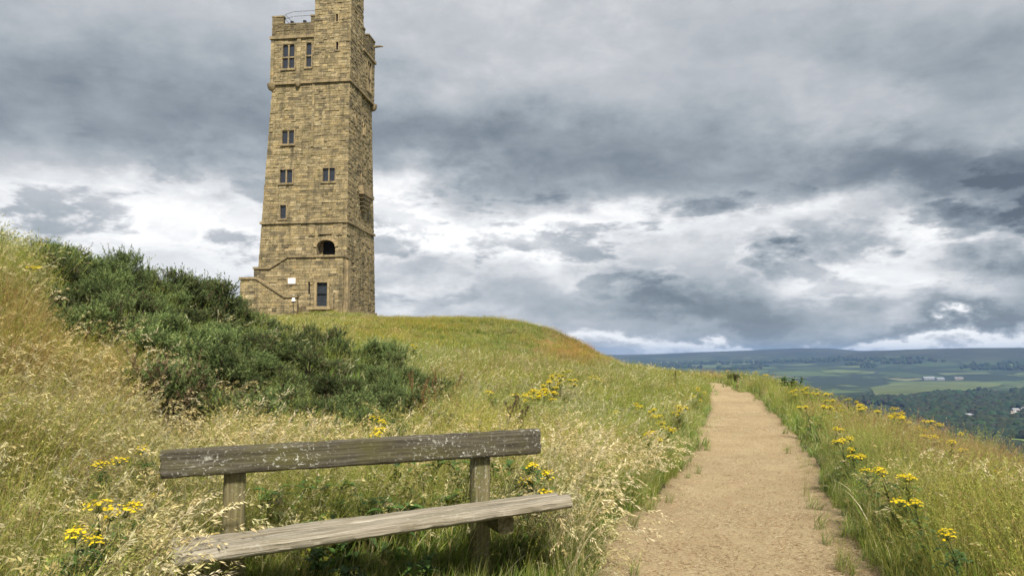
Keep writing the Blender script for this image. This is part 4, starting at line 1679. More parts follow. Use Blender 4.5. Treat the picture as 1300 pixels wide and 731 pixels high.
def tuft(kind, lod, seed):
    """one kind of grass at one level of detail"""
    r = np.random.default_rng(seed)
    mb = MB()
    wm = (1.0, 2.1, 5.0)[lod]
    rad = (0.07, 0.13, 0.34)[lod]
    seg = (5, 4, 3)[lod]
    nm = (1.0, 0.8, 0.75)[lod]
    def bpos():
        a, q = r.uniform(0, 2 * PI), rad * math.sqrt(r.random())
        return (q * math.sin(a), q * math.cos(a), -0.03)
    wind = lambda: r.normal(0.9, 1.15)           # most blades lean down-wind (+x)
    if kind == 'green':
        for i in range(int(34 * nm)):
            c = pick(r, GREENS) if r.random() < .85 else pick(r, STRAWS)
            blade(mb, r, bpos(), r.uniform(.16, .46), wind(), r.uniform(.05, .5), r.uniform(.4, 1.9), .0068 * wm * r.uniform(.7, 1.3), c * .85, seg, c * 1.1)
    elif kind == 'straw':
        for i in range(int(20 * nm)):
            c = pick(r, GREENS) if r.random() < .62 else pick(r, STRAWS) * .8
            blade(mb, r, bpos(), r.uniform(.15, .4), wind(), r.uniform(.05, .5), r.uniform(.3, 1.8), .0058 * wm * r.uniform(.7, 1.3), c, seg)
        for i in range(int(6 * nm)):
            c = pick(r, STRAWS)
            seed_stalk(mb, r, bpos(), r.uniform(.42, .78), wind(), r.uniform(.03, .35), r.uniform(.7, 2.1), .0026 * wm, c * .85, c * 1.1, r.uniform(.16, .26), .022 * (1 + .4 * lod), int((20, 13, 7)[lod]), .026 * (1, 1.25, 2.0)[lod], .0075 * wm * .9, 8 if lod == 0 else 6)
    elif kind == 'olive':
        for i in range(int(20 * nm)):
            c = pick(r, OLIVES) if r.random() < .7 else pick(r, GREENS)
            blade(mb, r, bpos(), r.uniform(.2, .5), wind(), r.uniform(.05, .4), r.uniform(.1, 1.2), .0046 * wm * r.uniform(.7, 1.3), c, seg)
        for i in range(int(11 * nm)):
            c = pick(r, OLIVES)
            seed_stalk(mb, r, bpos(), r.uniform(.4, .68), wind(), r.uniform(.03, .3), r.uniform(.1, .9), .0022 * wm, c, c * 1.15, r.uniform(.2, .35), .03, int((13, 9, 5)[lod]), .014 * (1, 1.3, 2.2)[lod], .0035 * wm, seg + 1)
    elif kind == 'rust':
        for i in range(int(12 * nm)):
            c = pick(r, OLIVES) if r.random() < .4 else pick(r, STRAWS) * .8
            blade(mb, r, bpos(), r.uniform(.12, .35), wind(), r.uniform(.05, .5), r.uniform(.2, 1.4), .0036 * wm, c, seg)
        for i in range(int(17 * nm)):
            c = pick(r, RUSTS)
            seed_stalk(mb, r, bpos(), r.uniform(.34, .62), wind(), r.uniform(.03, .35), r.uniform(.1, .8), .002 * wm, c * .9, c, r.uniform(.3, .45), .045, int((16, 10, 5)[lod]), .012 * (1, 1.3, 2.4)[lod], .0032 * wm, seg + 1)
    elif kind == 'thatch':
        for i in range(int(36 * nm)):
            c = pick(r, STRAWS) if r.random() < .72 else pick(r, OLIVES)
            blade(mb, r, bpos(), r.uniform(.25, .66), wind(), r.uniform(.15, .8), r.uniform(.5, 1.9), .0036 * wm * r.uniform(.7, 1.3), c * .62, seg, c * .95)
    elif kind == 'short':
        for i in range(int(30 * nm)):
            c = pick(r, GREENS) if r.random() < .55 else pick(r, OLIVES)
            blade(mb, r, bpos(), r.uniform(.05, .17), r.uniform(0, 2 * PI), r.uniform(.1, .9), r.uniform(.2, 1.2), .0042 * wm, c, max(2, seg - 2))
    return mb.mesh('%s_tuft' % kind, M_GRASS)


KINDS = ['green', 'straw', 'olive', 'rust', 'thatch', 'short']
NV = 4
TUFTS = []
for lod in range(3):
    for ki, kd in enumerate(KINDS):
        for v_ in range(NV):
            TUFTS.append(tuft(kd, lod, 1000 + lod * 100 + ki * 10 + v_))


# ------------------------------------------------------------------ where which grass grows
# weights for (green, straw, olive, rust, thatch, short); zones are (px, py, rx, ry, weights) of the surveyed bank
ZONES = [
    (60, 580, 150, 120, (.10, .9, .2, .15, 1.5, 0)), (40, 440, 80, 55, (.1, .5, .5, .75, 1.3, 0)), (150, 470, 90, 50, (.3, .8, .7, .3, .8, 0)),
    (100, 690, 110, 50, (1.3, .5, .5, 0, .5, 0)), (95, 430, 45, 30, (1.2, .3, .4, 0, .2, 0)), (40, 330, 70, 40, (.25, .8, .9, 0, .4, 0)),
    (330, 545, 160, 35, (.15, 2.2, .2, .1, .5, 0)), (520, 530, 120, 35, (.5, 1.5, .4, .2, .2, 0)), (740, 520, 90, 45, (.15, 2.4, .4, 0, .2, 0)),
    (770, 640, 70, 60, (2.4, .35, .5, 0, .1, 0)), (850, 580, 45, 60, (1.2, .5, 1.2, 0, .1, 0)), (550, 620, 170, 55, (2.6, .4, .3, 0, 0, 0)),
    (250, 650, 80, 60, (.6, 1.6, .3, 0, .5, 0)), (730, 690, 60, 40, (.9, 1.3, .2, 0, .4, 0)),
    (1040, 640, 55, 80, (1.5, .3, .8, 0, 0, .6)), (1200, 680, 110, 60, (1.3, .45, 1.5, 0, .1, 0)), (1150, 600, 60, 50, (.7, .2, 2.0, .1, .1, 0)),
    (1110, 510, 60, 20, (.0, .1, .6, 2.4, .1, 0)), (1190, 560, 45, 26, (.0, .1, .6, 2.6, .1, 0)), (1275, 615, 50, 34, (.0, .2, .5, 2.4, .1, 0)), (1030, 520, 45, 30, (.5, .2, 1.6, .2, 0, 0)), (980, 480, 50, 16, (.4, .3, 1.4, .3, 0, 0)),
    (728, 438, 50, 22, (.0, .2, .7, 2.6, .2, 0)), (610, 430, 70, 18, (1.3, .1, .9, .1, 0, 0)), (520, 405, 120, 10, (.4, .3, 1.2, .3, .2, 0)), (430, 400, 60, 12, (.2, .9, .6, 0, .6, 0)), (640, 465, 80, 16, (.1, .9, .5, .8, .4, 0)), (690, 460, 40, 14, (.1, .8, .5, .6, .3, 0)),
    (870, 480, 40, 14, (.4, .8, .9, .1, 0, 0)), (905, 470, 20, 6, (0, 0, .3, 2, 0, 0)),
]
BASE_W = np.array([1.0, .26, .62, .04, .10, .0])
GORSE_POLY = [(38, 350), (90, 325), (175, 322), (300, 368), (345, 392), (430, 414), (500, 438), (560, 468), (572, 500), (480, 522), (380, 520), (300, 500), (255, 455), (150, 400), (60, 390)]


def in_poly(px, py, poly):
    px, py = np.asarray(px, float), np.asarray(py, float)
    inside = np.zeros(px.shape, bool)
    j = len(poly) - 1
    for i in range(len(poly)):
        xi, yi = poly[i]
        xj, yj = poly[j]
        c = ((yi > py) != (yj > py)) & (px < (xj - xi) * (py - yi) / (yj - yi + 1e-9) + xi)
        inside ^= c
        j = i
    return inside


BP0, BP1 = at(204, 571, 3.95)[:2], at(686, 543.5, 4.70)[:2]
BDIR = (BP1 - BP0) / np.linalg.norm(BP1 - BP0)
BBACK = np.array([-BDIR[1], BDIR[0]])
BLEN = float(np.linalg.norm(BP1 - BP0))


def bench_uv(x, y):
    q = np.stack([x - BP0[0], y - BP0[1]], -1)
    return q @ BDIR, q @ BBACK


def build_grass():
    bands = [(1.2, 7.0, 330, 0), (7.0, 12.5, 210, 0), (12.5, 22, 85, 1), (22, 36, 48, 1), (36, 60, 15, 2), (60, 96, 9, 2)]
    out = []
    for (r0, r1, dens, lod) in bands:
        if QUICK: dens *= .25
        half = math.radians(56 if r1 < 13 else 41)
        n = int(dens * half * (r1 ** 2 - r0 ** 2))
        R = np.sqrt(rng.uniform(r0 ** 2, r1 ** 2, n))
        A = rng.uniform(-half, half, n)
        x, y = R * np.sin(A), R * np.cos(A)
        z = ground(x, y)
        px, py = project(x, y, z + .2)
        off = path_off(x, y)
        hw = np.where(off > 0, path_half(y, 1), path_half(y, -1))
        edge = np.abs(off) - hw
        on_path = (y < 46)
        keep = np.where(y < 12.5, (px > -900) & (px < 2200) & (py < 1500), (px > -160) & (px < 1460))
        keep &= ~(on_path & (edge < -0.05)) | ((edge > -.30) & (rng.random(n) < .05) & on_path)
        # nothing under the tower and its stair
        dx_, dy_ = x - T_O[0], y - T_O[1]
        lx, ly = dx_ * UX[0] + dy_ * UX[1], dx_ * UY[0] + dy_ * UY[1]
        keep &= ~((lx > -9.6) & (lx < .2) & (ly > -1.8) & (ly < 9.4)) & ~((lx > -11) & (lx < -5.5) & (ly > -3.3) & (ly < .5))
        # the far drop on the valley side cannot be seen
        keep &= ~((off > 7) & (y < 50)) & ~((z < -5))
        gp = in_poly(px, py, GORSE_POLY) & (y < 26)
        keep &= ~gp | (rng.random(n) < .20)
        x, y, z, px, py, off, edge, gp = (q[keep] for q in (x, y, z, px, py, off, edge, gp))
        n = len(x)
        Wt = np.repeat(BASE_W[None], n, 0)
        for (zx, zy, rx, ry, w) in ZONES:
            g = np.exp(-((px - zx) / rx) ** 2 - ((py - zy) / ry) ** 2)[:, None]
            Wt = Wt * (1 - .75 * g) + g * np.array(w) * np.array([1.7, .36, 1.15, .85, .85, 1])
        # patchiness
        for i in range(6):
            Wt[:, i] *= np.clip(1 + 4.2 * VN[i](x / .85 + 31 * i, y / .85 + 7 * i, 2) + 1.6 * VN[(i + 3) % 8](x / 5.0 + 11 * i, y / 5.0, 2), .06, 3)
        vg = sstep(.9, 1.4, off) * (y < 46)
        Wt[:, 1] *= 1 - .7 * vg
        Wt[:, 3] *= 1 + 1.6 * vg
        rb = np.exp(-((off - 2.3) / .55) ** 2) * (y > 4) * (y < 24) * np.clip(.75 + 2.5 * VN[2](x / 1.4, y / 1.4, 2), 0, 1.3)
        Wt *= 1 - .55 * np.clip(rb, 0, 1)[:, None]
        Wt[:, 3] += 2.2 * rb
        # trodden margins
        marg = (1 - sstep(0.0, 0.32, edge)) * (y < 46)
        Wt[:, 1] *= 1 - .93 * marg
        Wt[:, 3] *= 1 - .9 * marg
        Wt[:, 2] *= 1 - .5 * marg
        Wt[:, 5] += marg * 1.3
        u, v = bench_uv(x, y)
        under = (u > -.12) & (u < BLEN + .10) & (v > -.55) & (v < .10)
        front = (u > -.05) & (u < BLEN + .6) & (v <= -.55) & (edge > 0)
        Wt[under] = np.array([1.5, .0, .1, 0, .1, .7])
        Wt[front] = np.array([.3, 0, 0, 0, 0, 1.5])
        cum = np.cumsum(Wt, 1)
        cum /= cum[:, -1:]
        kind = (rng.random(n)[:, None] > cum).sum(1).clip(0, 5)
        idx = lod * len(KINDS) * NV + kind * NV + rng.integers(0, NV, n)
        s = rng.uniform(.7, 1.2, n) * np.clip(1 + .35 * VN[7](x / 2.0, y / 2.0, 2) + .9 * VN[5](x / .55, y / .55, 2), .45, 1.5)
        s *= 1 - .45 * marg
        s = np.where(under, np.minimum(s, .85) * .8, s)
        s = np.where(front, .55, s)
        s = np.where((np.abs(px - 211) < 46) & (py > 505) & (py < 610) & (y < 11), s * .36, s)
        s = np.where(in_poly(px, py - 30, GORSE_POLY) & (y < 14), s * .55, s)
        s = np.where(in_poly(px, py - 62, GORSE_POLY) & (y < 10), s * .72, s)
        # on the open hill the sward is shorter
        hill = sstep(26, 40, y) * (px < 800)
        s *= 1 - .34 * hill * np.clip(1 + 1.5 * VN[3](x / 3.1, y / 3.1, 2), .2, 1.6)
        # tall stems at the bench's ends and along the skyline of the bank
        tall = ((np.abs(u + .18) < .22) & (v > -.6) & (v < .5)) | ((np.abs(u - BLEN - .24) < .2) & (v > -.5) & (v < .3))
        kind_t = tall & (rng.random(n) < .5)
        idx = np.where(kind_t, lod * len(KINDS) * NV + 1 * NV + rng.integers(0, NV, n), idx)
        br = rng.uniform(.76, 1.18, n) * (1 + .5 * VN[1](x / 3.0, y / 3.0, 2) + .5 * VN[6](x / .6, y / .6, 2))
        br = np.where(kind == 1, br * .86, br)
        hue = VN[2](x / 4., y / 4., 2) + .25 * (rng.random(n) - .5)
        tint = np.stack([br * (1 + .35 * hue), br, br * (1 - .25 * hue)], -1)
        tint = tint * np.array([.95, 1.0, .88])
        for (zx, zy, rx, ry, tc_) in ((732, 436, 48, 22, (1.12, .87, .68)), (560, 408, 90, 9, (.92, .84, .66)), (480, 425, 90, 18, (1.06, .98, .8))):
            g = np.exp(-((px - zx) / rx) ** 2 - ((py - zy) / ry) ** 2)[:, None] * (y > 24)[:, None]
            tint = tint * (1 - g) + tint * np.array(tc_) * g
        rot = np.stack([rng.normal(0, .10, n), rng.normal(.06, .10, n), rng.normal(0, .9, n)], -1)
        out.append((np.stack([x, y, z], -1), rot, np.stack([s * rng.uniform(.85, 1.15, n), s * rng.uniform(.85, 1.15, n), s], -1), tint, idx, edge, y, px))
    # big pale tussocks: at both ends of the bench, behind it and towards the path
    for (cpx, cpy, cy_, cn, sp_, sc_, kd) in ((180, 705, 3.7, 22, .13, 1.1, 1), (198, 640, 4.15, 16, .16, 1.0, 1), (745, 668, 4.7, 46, .17, 1.2, 1), (735, 700, 4.75, 40, .15, 1.05, 1), (300, 560, 6.0, 50, .35, 1.15, 1), (360, 548, 6.6, 50, .4, 1.15, 1),
                                         (440, 545, 6.8, 40, .4, 1.05, 1), (560, 535, 7.2, 40, .4, 1.05, 1), (715, 545, 6.6, 60, .4, 1.15, 1), (770, 535, 8.0, 60, .45, 1.1, 1), (20, 580, 5.0, 60, .35, 1.35, 4), (60, 560, 5.6, 60, .4, 1.3, 4), (30, 520, 6.2, 50, .4, 1.2, 4),
                                         (110, 480, 7.4, 40, .4, 1.2, 4), (180, 430, 9.0, 40, .5, 1.15, 1), (790, 640, 6.6, 50, .22, 1.15, 0), (820, 625, 7.2, 40, .22, 1.1, 0), (690, 650, 5.6, 40, .25, 1.1, 0), (1180, 690, 5.6, 60, .4, 1.1, 0), (1250, 640, 5.6, 40, .35, 1.1, 1), (1120, 640, 6.6, 50, .3, 1.0, 0)):
        q = at(cpx, cpy, cy_)
        x = q[0] + rng.normal(0, sp_, cn)
        y = q[1] + rng.normal(0, sp_, cn)
        z = ground(x, y)
        u, v = bench_uv(x, y)
        off = path_off(x, y)
        ed_ = np.abs(off) - np.where(off > 0, path_half(y, 1), path_half(y, -1))
        ok = ~((u > -.06) & (u < BLEN + .07) & (v > -.52) & (v < .12)) & (ed_ > .1)
        x, y, z, ed_ = x[ok], y[ok], z[ok], ed_[ok]
        cn = len(x)
        s = rng.uniform(.8, 1.15, cn) * sc_
        br = rng.uniform(.85, 1.1, cn)
        out.append((np.stack([x, y, z], -1), np.stack([rng.normal(0, .12, cn), rng.normal(.1, .12, cn), rng.normal(0, .8, cn)], -1), np.stack([s, s, s], -1), np.stack([br, br, br], -1), kd * NV + rng.integers(0, NV, cn), ed_, y, x))
    cat_ = lambda i, m: np.concatenate([o[i][mm] for o, mm in zip(out, m)])
    bank = [(o[5] >= -9) & (path_off(o[0][:, 0], o[0][:, 1]) < 0) & (o[6] < 30) for o in out]
    verge = [(path_off(o[0][:, 0], o[0][:, 1]) >= 0) for o in out]
    hill = [~a & ~b_ for a, b_ in zip(bank, verge)]
    for nm, m, lab in (('bank_grass', bank, 'long straw coloured and green grass covering the bank round the bench'),
                       ('verge_grass', verge, 'olive and rusty grass on the verge between path and valley'),
                       ('hill_grass', hill, 'olive green grass covering the hillside below the tower')):
        scatter(nm, cat_(0, m), cat_(1, m), cat_(2, m), cat_(3, m), cat_(4, m), TUFTS, lab, 'grass')
    print('GRASS', sum(len(o[0]) for o in out))


build_grass()


# chips, straw and grit trodden into the path
def build_litter():
    r = np.random.default_rng(3)
    ms = []
    pal = [(.42, .31, .17), (.5, .4, .25), (.24, .16, .085), (.33, .22, .11), (.56, .48, .33)]
    for i in range(6):
        mb = MB()
        for q in range(9):
            c = pick(r, pal)
            p = np.array([r.uniform(-.06, .06), r.uniform(-.06, .06), 0.002])
            if q < 6:
                a = r.normal(0, .7)
                L, w = r.uniform(.010, .038), r.uniform(.0012, .003)
                d = np.array([math.cos(a), math.sin(a), 0])
                s = np.array([-d[1], d[0], 0])
                h = np.array([0, 0, r.uniform(.001, .006)])
                mb.add([p - d * L / 2 - s * w / 2, p + d * L / 2 - s * w / 2 + h, p + d * L / 2 + s * w / 2 + h, p - d * L / 2 + s * w / 2, p + np.array([0, 0, .004])], [(0, 1, 4), (1, 2, 4), (2, 3, 4), (3, 0, 4)], c)
            else:
                R_ = r.uniform(.002, .006)
                vs = [p + np.array([math.cos(t) * R_ * r.uniform(.7, 1.2), math.sin(t) * R_ * r.uniform(.7, 1.2), -.001]) for t in np.linspace(0, 2 * PI, 6)[:-1]] + [p + np.array([0, 0, R_ * .8])]
                mb.add(vs, [(j, (j + 1) % 5, 5) for j in range(5)], c)
        ms.append(mb.mesh('path_chips', M_GRASS))
    n = 7000
    y = 4.0 + 32 * r.random(n) ** 2.2
    t = r.uniform(-1, 1, n)
    x = path_x(y) + np.where(t < 0, t * path_half(y, -1), t * path_half(y, 1)) / .962
    z = ground(x, y) + .004 - .02 * (1 - t ** 2) + VN[6](x / .35, y / .35, 3) * .03 * (1 - t ** 4) + .001
    s = r.uniform(.6, 1.3, n)
    scatter('path_chips', np.stack([x, y, z], -1), np.stack([0 * x, 0 * x, r.normal(0, .8, n)], -1), np.stack([s, s, s], -1), r.uniform(.8, 1.15, (n, 1)) * np.ones((1, 3)), r.integers(0, 6, n), ms,
            'chopped straw, chips and grit trodden into the path', 'litter')


build_litter()


# ------------------------------------------------------------------ gorse
def gorse_proto(name, seed, W_, H_, nspr, browned=0.0, bright=1.0):
    r = np.random.default_rng(seed)
    root = empty(name)
    lobes = []
    for i in range(9):
        a, q = r.uniform(0, 2 * PI), W_ * .36 * math.sqrt(r.random())
        lobes.append((np.array([q * math.cos(a), q * math.sin(a), H_ * r.uniform(.25, .80) * (1 - .3 * q / W_)]), r.uniform(.13, .27) * W_ * .9))
    st = MB()
    bk = (0.07, 0.052, 0.035)
    for (c, rad) in lobes:
        b0 = np.array([r.normal(0, .05), r.normal(0, .05), -.05])
        st.tube([b0, b0 * .5 + c * .5 + r.normal(0, .04, 3), c, c + np.array([0, 0, rad * .5])], [.022, .016, .011, .004], 5)
    st.build('stem', simple_mat(name + '_bark', bk, .9), root)
    mb = MB()
    cen = np.array([0, 0, H_ * .35])
    for q in range(nspr):
        c, rad = lobes[r.integers(len(lobes))]
        d = r.normal(size=3)
        d[2] = abs(d[2]) * .9 + .05 if r.random() < .8 else d[2]
        d /= np.linalg.norm(d)
        p = c + d * rad * r.uniform(.45, 1.0) * np.array([1, 1, .95])
        if p[2] < .02: p[2] = r.uniform(.02, .15)
        up = d * .55 + np.array([0, 0, .75]) + r.normal(0, .28, 3)
        up /= np.linalg.norm(up)
        L = r.uniform(.09, .24)
        g = np.array([(0.118, 0.170, 0.052), (0.155, 0.212, 0.066), (0.088, 0.130, 0.046), (0.21, 0.26, 0.092)][r.integers(4)]) * r.uniform(.8, 1.25) * bright
        if q % 9 == 0: L *= 1.6
        if r.random() < browned: g = np.array((0.14, 0.10, 0.055)) * r.uniform(.7, 1.2)
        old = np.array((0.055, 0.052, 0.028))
        ns = 15
        for i in range(ns):
            t = (i + r.random()) / ns
            b0 = p + up * L * t
            s = np.cross(up, r.normal(size=3))
            s /= np.linalg.norm(s)
            dd = s * .8 + up * (.45 + .7 * t)
            dd /= np.linalg.norm(dd)
            l = .062 * (1.1 - .55 * t) * r.uniform(.7, 1.2)
            w = np.cross(dd, r.normal(size=3))
            w = w / np.linalg.norm(w) * .0085
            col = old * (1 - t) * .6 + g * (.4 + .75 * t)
            mb.add([b0 - w, b0 + w, b0 + dd * l], [(0, 1, 2)], col)
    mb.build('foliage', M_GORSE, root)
    return root


GP = [gorse_proto('gorse_bush', 300 + i, 1.25, 1.15, 640, (0, .06, .22, 0, .12)[i], (1.0, .72, 1.0, 1.28, 1.1)[i]) for i in range(5)]
GB = gorse_proto('gorse_bush', 330, .75, .55, 460, .30, .75)
KI = kid_index()
used = set()


def place(proto, x, y, z, s, rz, label, cat, group=None, tilt=(0, 0)):
    o = proto if proto not in used else copy_tree(proto, KI)
    used.add(proto)
    o.location = (x, y, z)
    o.scale = s if hasattr(s, '__len__') else (s, s, s)
    o.rotation_euler = (tilt[0], tilt[1], rz)
    tag(o, label, cat, group)
    return o


def build_gorse():
    r = np.random.default_rng(12)
    pts = []
    tries = 0
    while tries < 6000:
        tries += 1
        px, py = r.uniform(38, 572), r.uniform(322, 522)
        if not in_poly(np.array([px]), np.array([py]), GORSE_POLY)[0]: continue
        if any(((px - a) / 34) ** 2 + ((py - b_) / 18) ** 2 < 1 for a, b_ in pts): continue
        pts.append((px, py))
    sky_row = [(75, 338), (118, 336), (160, 332), (196, 334), (232, 342), (262, 346), (286, 368), (316, 382), (352, 398)]
    n = 0
    for (px, py) in sky_row + pts:
        row = (px, py) in sky_row
        h = r.uniform(.85, 1.05) if row else r.uniform(.45, .75)
        if px > 400: h *= .85
        if row:
            Y = float(np.interp(px, [60, 200, 290, 360], [12.5, 15.5, 17.5, 18.5]))
            q = at(px, py, Y)
            x, y, z = q[0], q[1], gz(q[0], q[1])
            h = min(max(q[2] - z, .6), 1.5) * (r.uniform(.86, 1.12) if px < 250 else r.uniform(.8, .98))
        else:
            lo = float(np.interp(px, [40, 130, 240, 300, 400, 560], [390, 398, 455, 500, 521, 508]))
            hi = float(np.interp(px, [40, 90, 175, 300, 430, 550], [340, 326, 330, 372, 418, 474]))
            Y = float(np.interp((py - hi) / max(lo - hi, 1), [0, 1], [float(np.interp(px, [60, 200, 290, 430, 550], [12.5, 15.5, 17.5, 18, 15.5])), float(np.interp(px, [60, 200, 320, 560], [9.2, 9.0, 8.0, 8.2]))]))
            q = at(px, py, Y)
            x, y, z = q[0], q[1], gz(q[0], q[1])
            h = min(max(q[2] - z + .08, .6), 1.05) * (r.uniform(.72, 1.15) if px < 260 else r.uniform(.65, 1.0))
        s = h / 1.1
        sw = max(s * r.uniform(1.0, 1.35), .72)
        if row: lab, grp = 'dark gorse bush on the crest of the bank, its tips against the sky', 'gorse bushes along the crest'
        elif px > 420: lab, grp = 'low green gorse bush at the tapering end of the thicket towards the docks', 'gorse bushes at the thicket end by the docks'
        elif y < 11.2: lab, grp = 'green gorse bush at the lower edge of the thicket above the dry grass', 'gorse bushes along the lower edge'
        elif px > 280: lab, grp = 'green gorse bush in the thicket below the tower stair', 'gorse bushes below the tower stair'
        else: lab, grp = 'dense dark green gorse bush in the middle of the thicket on the bank', 'gorse bushes in the middle of the thicket'
        place(GP[1 if row and n % 3 else r.integers(5)], x, y, z - .04, (sw, sw, s * 1.05), r.uniform(0, 6.28), lab, 'bush', grp)
        n += 1
    x, y, z, h = on_ray(211, 494, .48, 6, 20)
    place(GB, x, y, z - .02, 1.25, 1.0, 'small browning gorse bush standing apart in the dry grass below the thicket', 'bush')
    x, y, z, h = on_ray(1243, 570, .3, 4, 20)
    place(GB, x + .5, y + .5, gz(x + .5, y + .5) - .05, (1.0, 1.0, .9), 2.5, 'low dark bush on the steep edge of the verge above the valley', 'bush')
    x, y = 10.75, 37.4
    place(GB, x, y, gz(x, y) - .02, (.8, .8, .9), .5, 'low dark bush at the far end of the path', 'bush')
    print('GORSE', n)


build_gorse()


# ------------------------------------------------------------------ ragwort
def ragwort_proto(seed, ncl, H_=.70):
    r = np.random.default_rng(seed)
    root = empty('ragwort')
    st, lf = MB(), MB()
    sc = (0.10, 0.12, 0.045)
    nst = 1 if ncl < 3 else 2
    stems = []
    for s in range(nst):
        a = r.uniform(0, 2 * PI)
        lean = r.uniform(.02, .10)
        pts = [np.array([.03 * s, 0, -.03])]
        for i in range(1, 7):
            pts.append(pts[0] + np.array([math.cos(a) * lean * (i / 6) ** 2 + r.normal(0, .004), math.sin(a) * lean * (i / 6) ** 2 + r.normal(0, .004), H_ * .86 * i / 6 * (1 if s == 0 else .88)]))
        st.tube(pts, [.006, .006, .0055, .005, .005, .004, .003], 5, sc)
        stems.append(pts)
    tops = []
    for c in range(ncl):
        pts = stems[c % nst]
        q = pts[4 + (c % 2)]
        a = r.uniform(0, 2 * PI) if c else 0
        R_ = (.0 if c == 0 else r.uniform(.07, .15))
        tp = np.array([pts[-1][0] + math.cos(a) * R_, pts[-1][1] + math.sin(a) * R_, pts[-1][2] + H_ * r.uniform(.06, .14) - (.05 if c else 0) * c * .5])
        st.tube([q, (q + tp) / 2 + np.array([math.cos(a) * .02, math.sin(a) * .02, 0]), tp], [.004, .003, .0025], 4, sc)
        tops.append(tp)
    # ragged leaves: a midrib strip with lobes
    for s in range(nst):
        for i in range(44):
            t = r.uniform(.08, .97)
            x = t * 6
            k0 = min(int(x), 5)
            p = stems[s][k0] + (stems[s][k0 + 1] - stems[s][k0]) * (x - k0)
            az_ = r.uniform(0, 2 * PI)
            L = r.uniform(.09, .19) * (1.15 - .6 * t)
            g = np.array([(0.085, 0.155, 0.04), (0.11, 0.185, 0.045), (0.075, 0.135, 0.045), (0.15, 0.21, 0.05)][r.integers(4)]) * r.uniform(.85, 1.15)
            d = np.array([math.cos(az_), math.sin(az_), 0])
            sd = np.array([-d[1], d[0], 0])
            ax = []
            q = p.copy()
            for j in range(5):
                ang = .7 - .35 * j
                q = q + (d * math.cos(ang * .8) + np.array([0, 0, math.sin(ang)])) * L / 4
                ax.append(q.copy())
            pr = p
            for j, q in enumerate(ax):
                lf.add([pr - sd * .004, pr + sd * .004, q + sd * .003, q - sd * .003], [(0, 1, 2, 3)], g)
                for sg in (-1, 1):
                    ll = L * .28 * (1 - abs(j - 2) * .18) * r.uniform(.7, 1.2)
                    tip = q + sd * sg * ll + d * ll * .5 + np.array([0, 0, r.normal(0, .006)])
                    lf.add([q - d * .008, q + d * .010, tip + d * .006, tip - d * .004], [(0, 1, 2, 3)], g * r.uniform(.9, 1.1))
                pr = q
    st.build('stem', M_PLANT, root)
    lf.build('foliage', M_PLANT, root)
    for c, tp in enumerate(tops):
        fl = MB()
        R_ = r.uniform(.040, .078)
        nf = 26
        for q in range(nf):
            a, rr_ = q * 2.39996, R_ * math.sqrt((q + .5) / nf)
            p = tp + np.array([math.cos(a) * rr_, math.sin(a) * rr_, .03 * (1 - (rr_ / R_) ** 2) + r.normal(0, .011)])
            fl.tube([tp - np.array([0, 0, .03]), p - np.array([0, 0, .004])], .0011, 3, (0.10, 0.13, 0.04), cap=False)
            f_r = r.uniform(.0095, .0135)
            nx, ny = r.normal(0, .25, 2) + np.array([math.cos(a), math.sin(a)]) * .35 * rr_ / R_
            nrm = Vector((nx, ny, 1)).normalized()
            e1 = nrm.orthogonal().normalized()
            e2 = nrm.cross(e1)
            pv = Vector(tuple(p))
            pet = 9
            yc = np.array((0.86, 0.68, 0.016)) * r.uniform(.85, 1.1)
            vs = [pv + nrm * .004] + [pv + (e1 * math.cos(2 * PI * j / (2 * pet)) + e2 * math.sin(2 * PI * j / (2 * pet))) * (f_r if j % 2 == 0 else f_r * .62) for j in range(2 * pet)]
            fl.add(vs, [(0, 1 + j, 1 + (j + 1) % (2 * pet)) for j in range(2 * pet)], [np.array((0.75, 0.50, 0.012))] + [yc] * (2 * pet))
        fl.build('flower_cluster', M_PETAL, root)
    return root


RP = [ragwort_proto(500 + i, n) for i, n in enumerate((1, 2, 3, 4, 5, 2))]
KI = kid_index()
G_VERGE = ('yellow flowered ragwort in the grass between the path and the valley', 'ragwort along the valley verge')
G_LPATH = ('yellow flowered ragwort on the bank side edge of the path', 'ragwort on the bank side of the path')
G_MID = ('yellow flowered ragwort on the slope between the bench and the hill', 'ragwort on the slope beyond the bench')
G_BL = ('yellow flowered ragwort beside the bench end away from the path', 'ragwort at the bench end away from the path')
G_HILL = ('yellow flowered ragwort on the hillside below the tower', 'ragwort on the hillside below the tower')
RAG = [(G_VERGE, h) for h in [
    (1047, 490, 2), (1076, 498, 3), (1103, 497, 2), (1127, 498, 3), (1146, 504, 4), (1113, 515, 2), (1066, 516, 2), (1136, 518, 4), (1145, 521, 2), (1174, 515, 2), (1196, 524, 3), (1167, 535, 4), (1179, 544, 2), (1187, 552, 2),
    (1205, 551, 1), (1047, 536, 2), (1054, 551, 2), (1086, 547, 1), (1086, 561, 1), (1105, 569, 2), (1087, 582, 1), (1098, 583, 2), (1123, 588, 2), (1218, 562, 2), (1231, 567, 4), (1263, 579, 4), (1278, 589, 2),
    (924, 468, 4), (912, 476, 2), (944, 469, 3), (960, 467, 3), (970, 473, 2), (977, 470, 2), (1008, 491, 4), (1028, 495, 2), (988, 512, 2), (1024, 479, 4), (1034, 482, 3), (1010, 482, 2), (1038, 509, 2), (1089, 625, 2), (1072, 668, 1), (1006, 474, 2), (1062, 503, 2), (1090, 505, 2)]]
RAG += [(G_LPATH, h) for h in [(885, 490, 3), (894, 500, 3), (884, 510, 4), (880, 519, 3), (887, 532, 3), (881, 543, 2), (810, 506, 4), (830, 513, 5), (826, 521, 2), (784, 517, 2), (852, 536, 2), (832, 548, 1)]]
